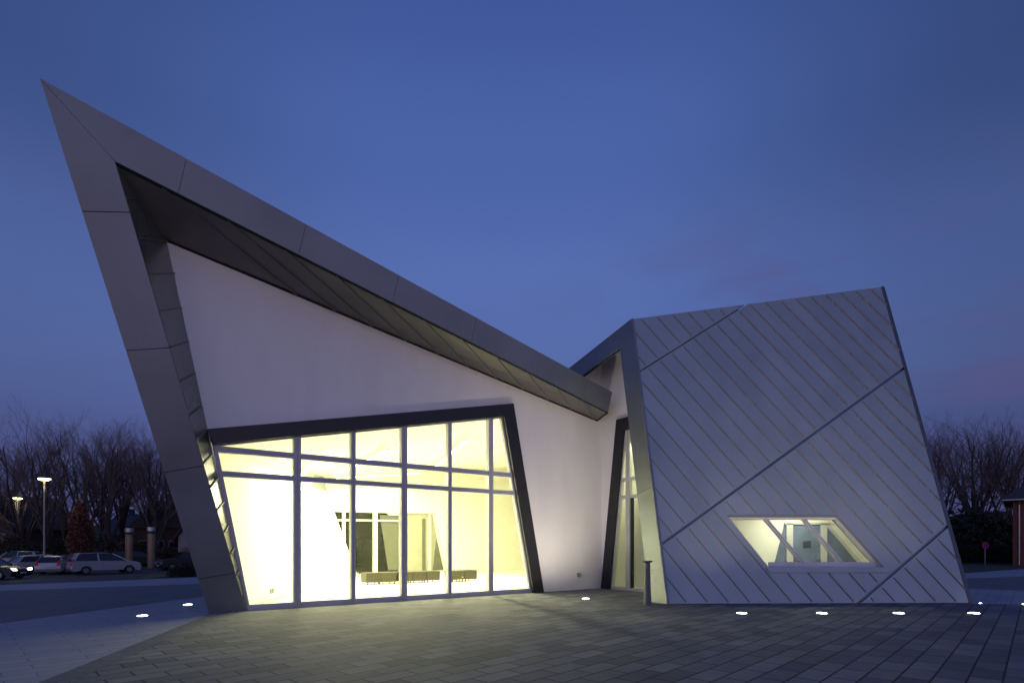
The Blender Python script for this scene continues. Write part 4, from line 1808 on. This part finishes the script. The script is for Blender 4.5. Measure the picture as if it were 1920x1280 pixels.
# a nest in the tallest tree
p = nest_at + V((0, 0, .1))
nb_ = MB()
rnd = random.Random(5)
for k in range(60):
    d = V((rnd.gauss(0, 1), rnd.gauss(0, 1), rnd.gauss(0, .5))).normalized() * .3
    t2 = V((rnd.gauss(0, 1), rnd.gauss(0, 1), rnd.gauss(0, .4))).normalized() * .3
    nb_.tube([p + d - t2, p + d + t2], [.03, .02], 3)
tag(nb_.build('bird_nest', M['bark'], recalc=False), 'dark twig nest high in the tallest bare tree', 'nest')


def leafy(name, px, Y, z0, w, h, mleaf, label, cat, n, ls, seed, shape='column', dep=None, group=None, trunk=True):
    rnd = random.Random(seed)
    p = at(px, HY, Y)
    p.z = z0
    r = thing(name, label, cat, p, 0, group)
    b = MB()
    dep = dep or w
    for _ in range(n):
        while True:
            u, v, s_ = rnd.uniform(-1, 1), rnd.uniform(-1, 1), rnd.random()
            if shape == 'column':
                rr = (1 - abs(2 * s_ - .85) ** 2.4 * .75)
            else:
                rr = math.sqrt(max(0, 1 - max(0, s_ - .35) ** 2 / .43))
            rr *= .86 + .2 * math.sin(s_ * 17 + math.atan2(v, u) * 3 + seed)
            q_ = math.hypot(u, v)
            if rr * .45 < q_ < rr:
                break
        c = V((u * w / 2, v * dep / 2, s_ * h + rnd.uniform(-.05, .1)))
        a = V((rnd.gauss(0, 1), rnd.gauss(0, 1), rnd.gauss(0, 1))).normalized()
        bdir = a.cross(V((rnd.gauss(0, 1), rnd.gauss(0, 1), rnd.gauss(0, 1)))).normalized()
        sz = ls * rnd.uniform(.6, 1.3)
        b.add([c - a * sz, c + bdir * sz * .5, c + a * sz, c - bdir * sz * .5], [(0, 1, 2, 3)])
    b.build('crown' if cat == 'tree' else 'foliage', mleaf, r, local=True, recalc=False)
    if trunk:
        t = MB()
        t.tube([(0, 0, 0), (0, 0, h * .5), (.05, 0, h * .95)], [w * .07, w * .05, .02], 8)
        for k in range(14):
            zz = h * (.06 + .06 * k)
            an = k * 2.4
            t.tube([(0, 0, zz), (math.cos(an) * w * .38, math.sin(an) * w * .38, zz + h * .12)], [.05, .015], 5)
        t.build('trunk' if cat == 'tree' else 'stem', M['bark'], r, local=True, recalc=False)
    return r


leafy('beech_tree', 151, 50, LZ, 2.1, 7.0, M['beech_leaf'], 'narrow upright beech keeping its red brown leaves behind the parked cars', 'tree', 5200, .12, 3)
shr = 'dark shrubs along the bank'
SH = [(8, 62, 9, 3.6, 'hedge_brown', 'brownish shrub mass below the house at the left edge'), (52, 60, 7, 2.6, 'hedge_leaf', 'dark shrub left of the tall street lamp base'),
      (105, 62, 7, 3.2, 'hedge_leaf', 'dark shrub between the tall street lamp and the brown beech'), (190, 63, 7, 3.4, 'hedge_leaf', 'dark shrub right of the brown beech'),
      (225, 62, 6, 3.0, 'hedge_brown', 'brownish shrub left of the left light column'), (264, 63, 5, 2.6, 'hedge_leaf', 'dark shrub between the two light columns'),
      (318, 62, 6, 2.2, 'hedge_brown', 'brownish shrub in front of the dark brick house')]
for i, (px, Y, w_, h_, mm, lab) in enumerate(SH):
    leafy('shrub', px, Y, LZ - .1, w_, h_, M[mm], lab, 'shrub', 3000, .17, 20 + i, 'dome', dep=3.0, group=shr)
for i, (px, Y, w_, h_, lab) in enumerate(((336, 31.5, 1.3, 1.0, 'low black shrub nearest the grass verge'), (352, 32, 1.2, 1.15, 'low black shrub close to the pointed leg'))):
    p = at(px, HY, Y)
    leafy('low_shrub', px, Y, gz(p.x, p.y) - .05, w_, h_, M['hedge_leaf'], lab, 'shrub', 1200, .07, 40 + i, 'dome', group='low shrubs by the verge')
for i, (px, Y, w_, h_, lab) in enumerate(((1765, 52, 8, 4.4, 'tall dark evergreen shrub against the right edge of the metal facade'), (1808, 54, 7, 5.2, 'dark evergreen thicket left of the round sign'),
                                          (1850, 55, 6, 5.0, 'dark evergreen thicket behind the round sign'), (1885, 56, 4, 3.0, 'dark thicket beside the brick building'))):
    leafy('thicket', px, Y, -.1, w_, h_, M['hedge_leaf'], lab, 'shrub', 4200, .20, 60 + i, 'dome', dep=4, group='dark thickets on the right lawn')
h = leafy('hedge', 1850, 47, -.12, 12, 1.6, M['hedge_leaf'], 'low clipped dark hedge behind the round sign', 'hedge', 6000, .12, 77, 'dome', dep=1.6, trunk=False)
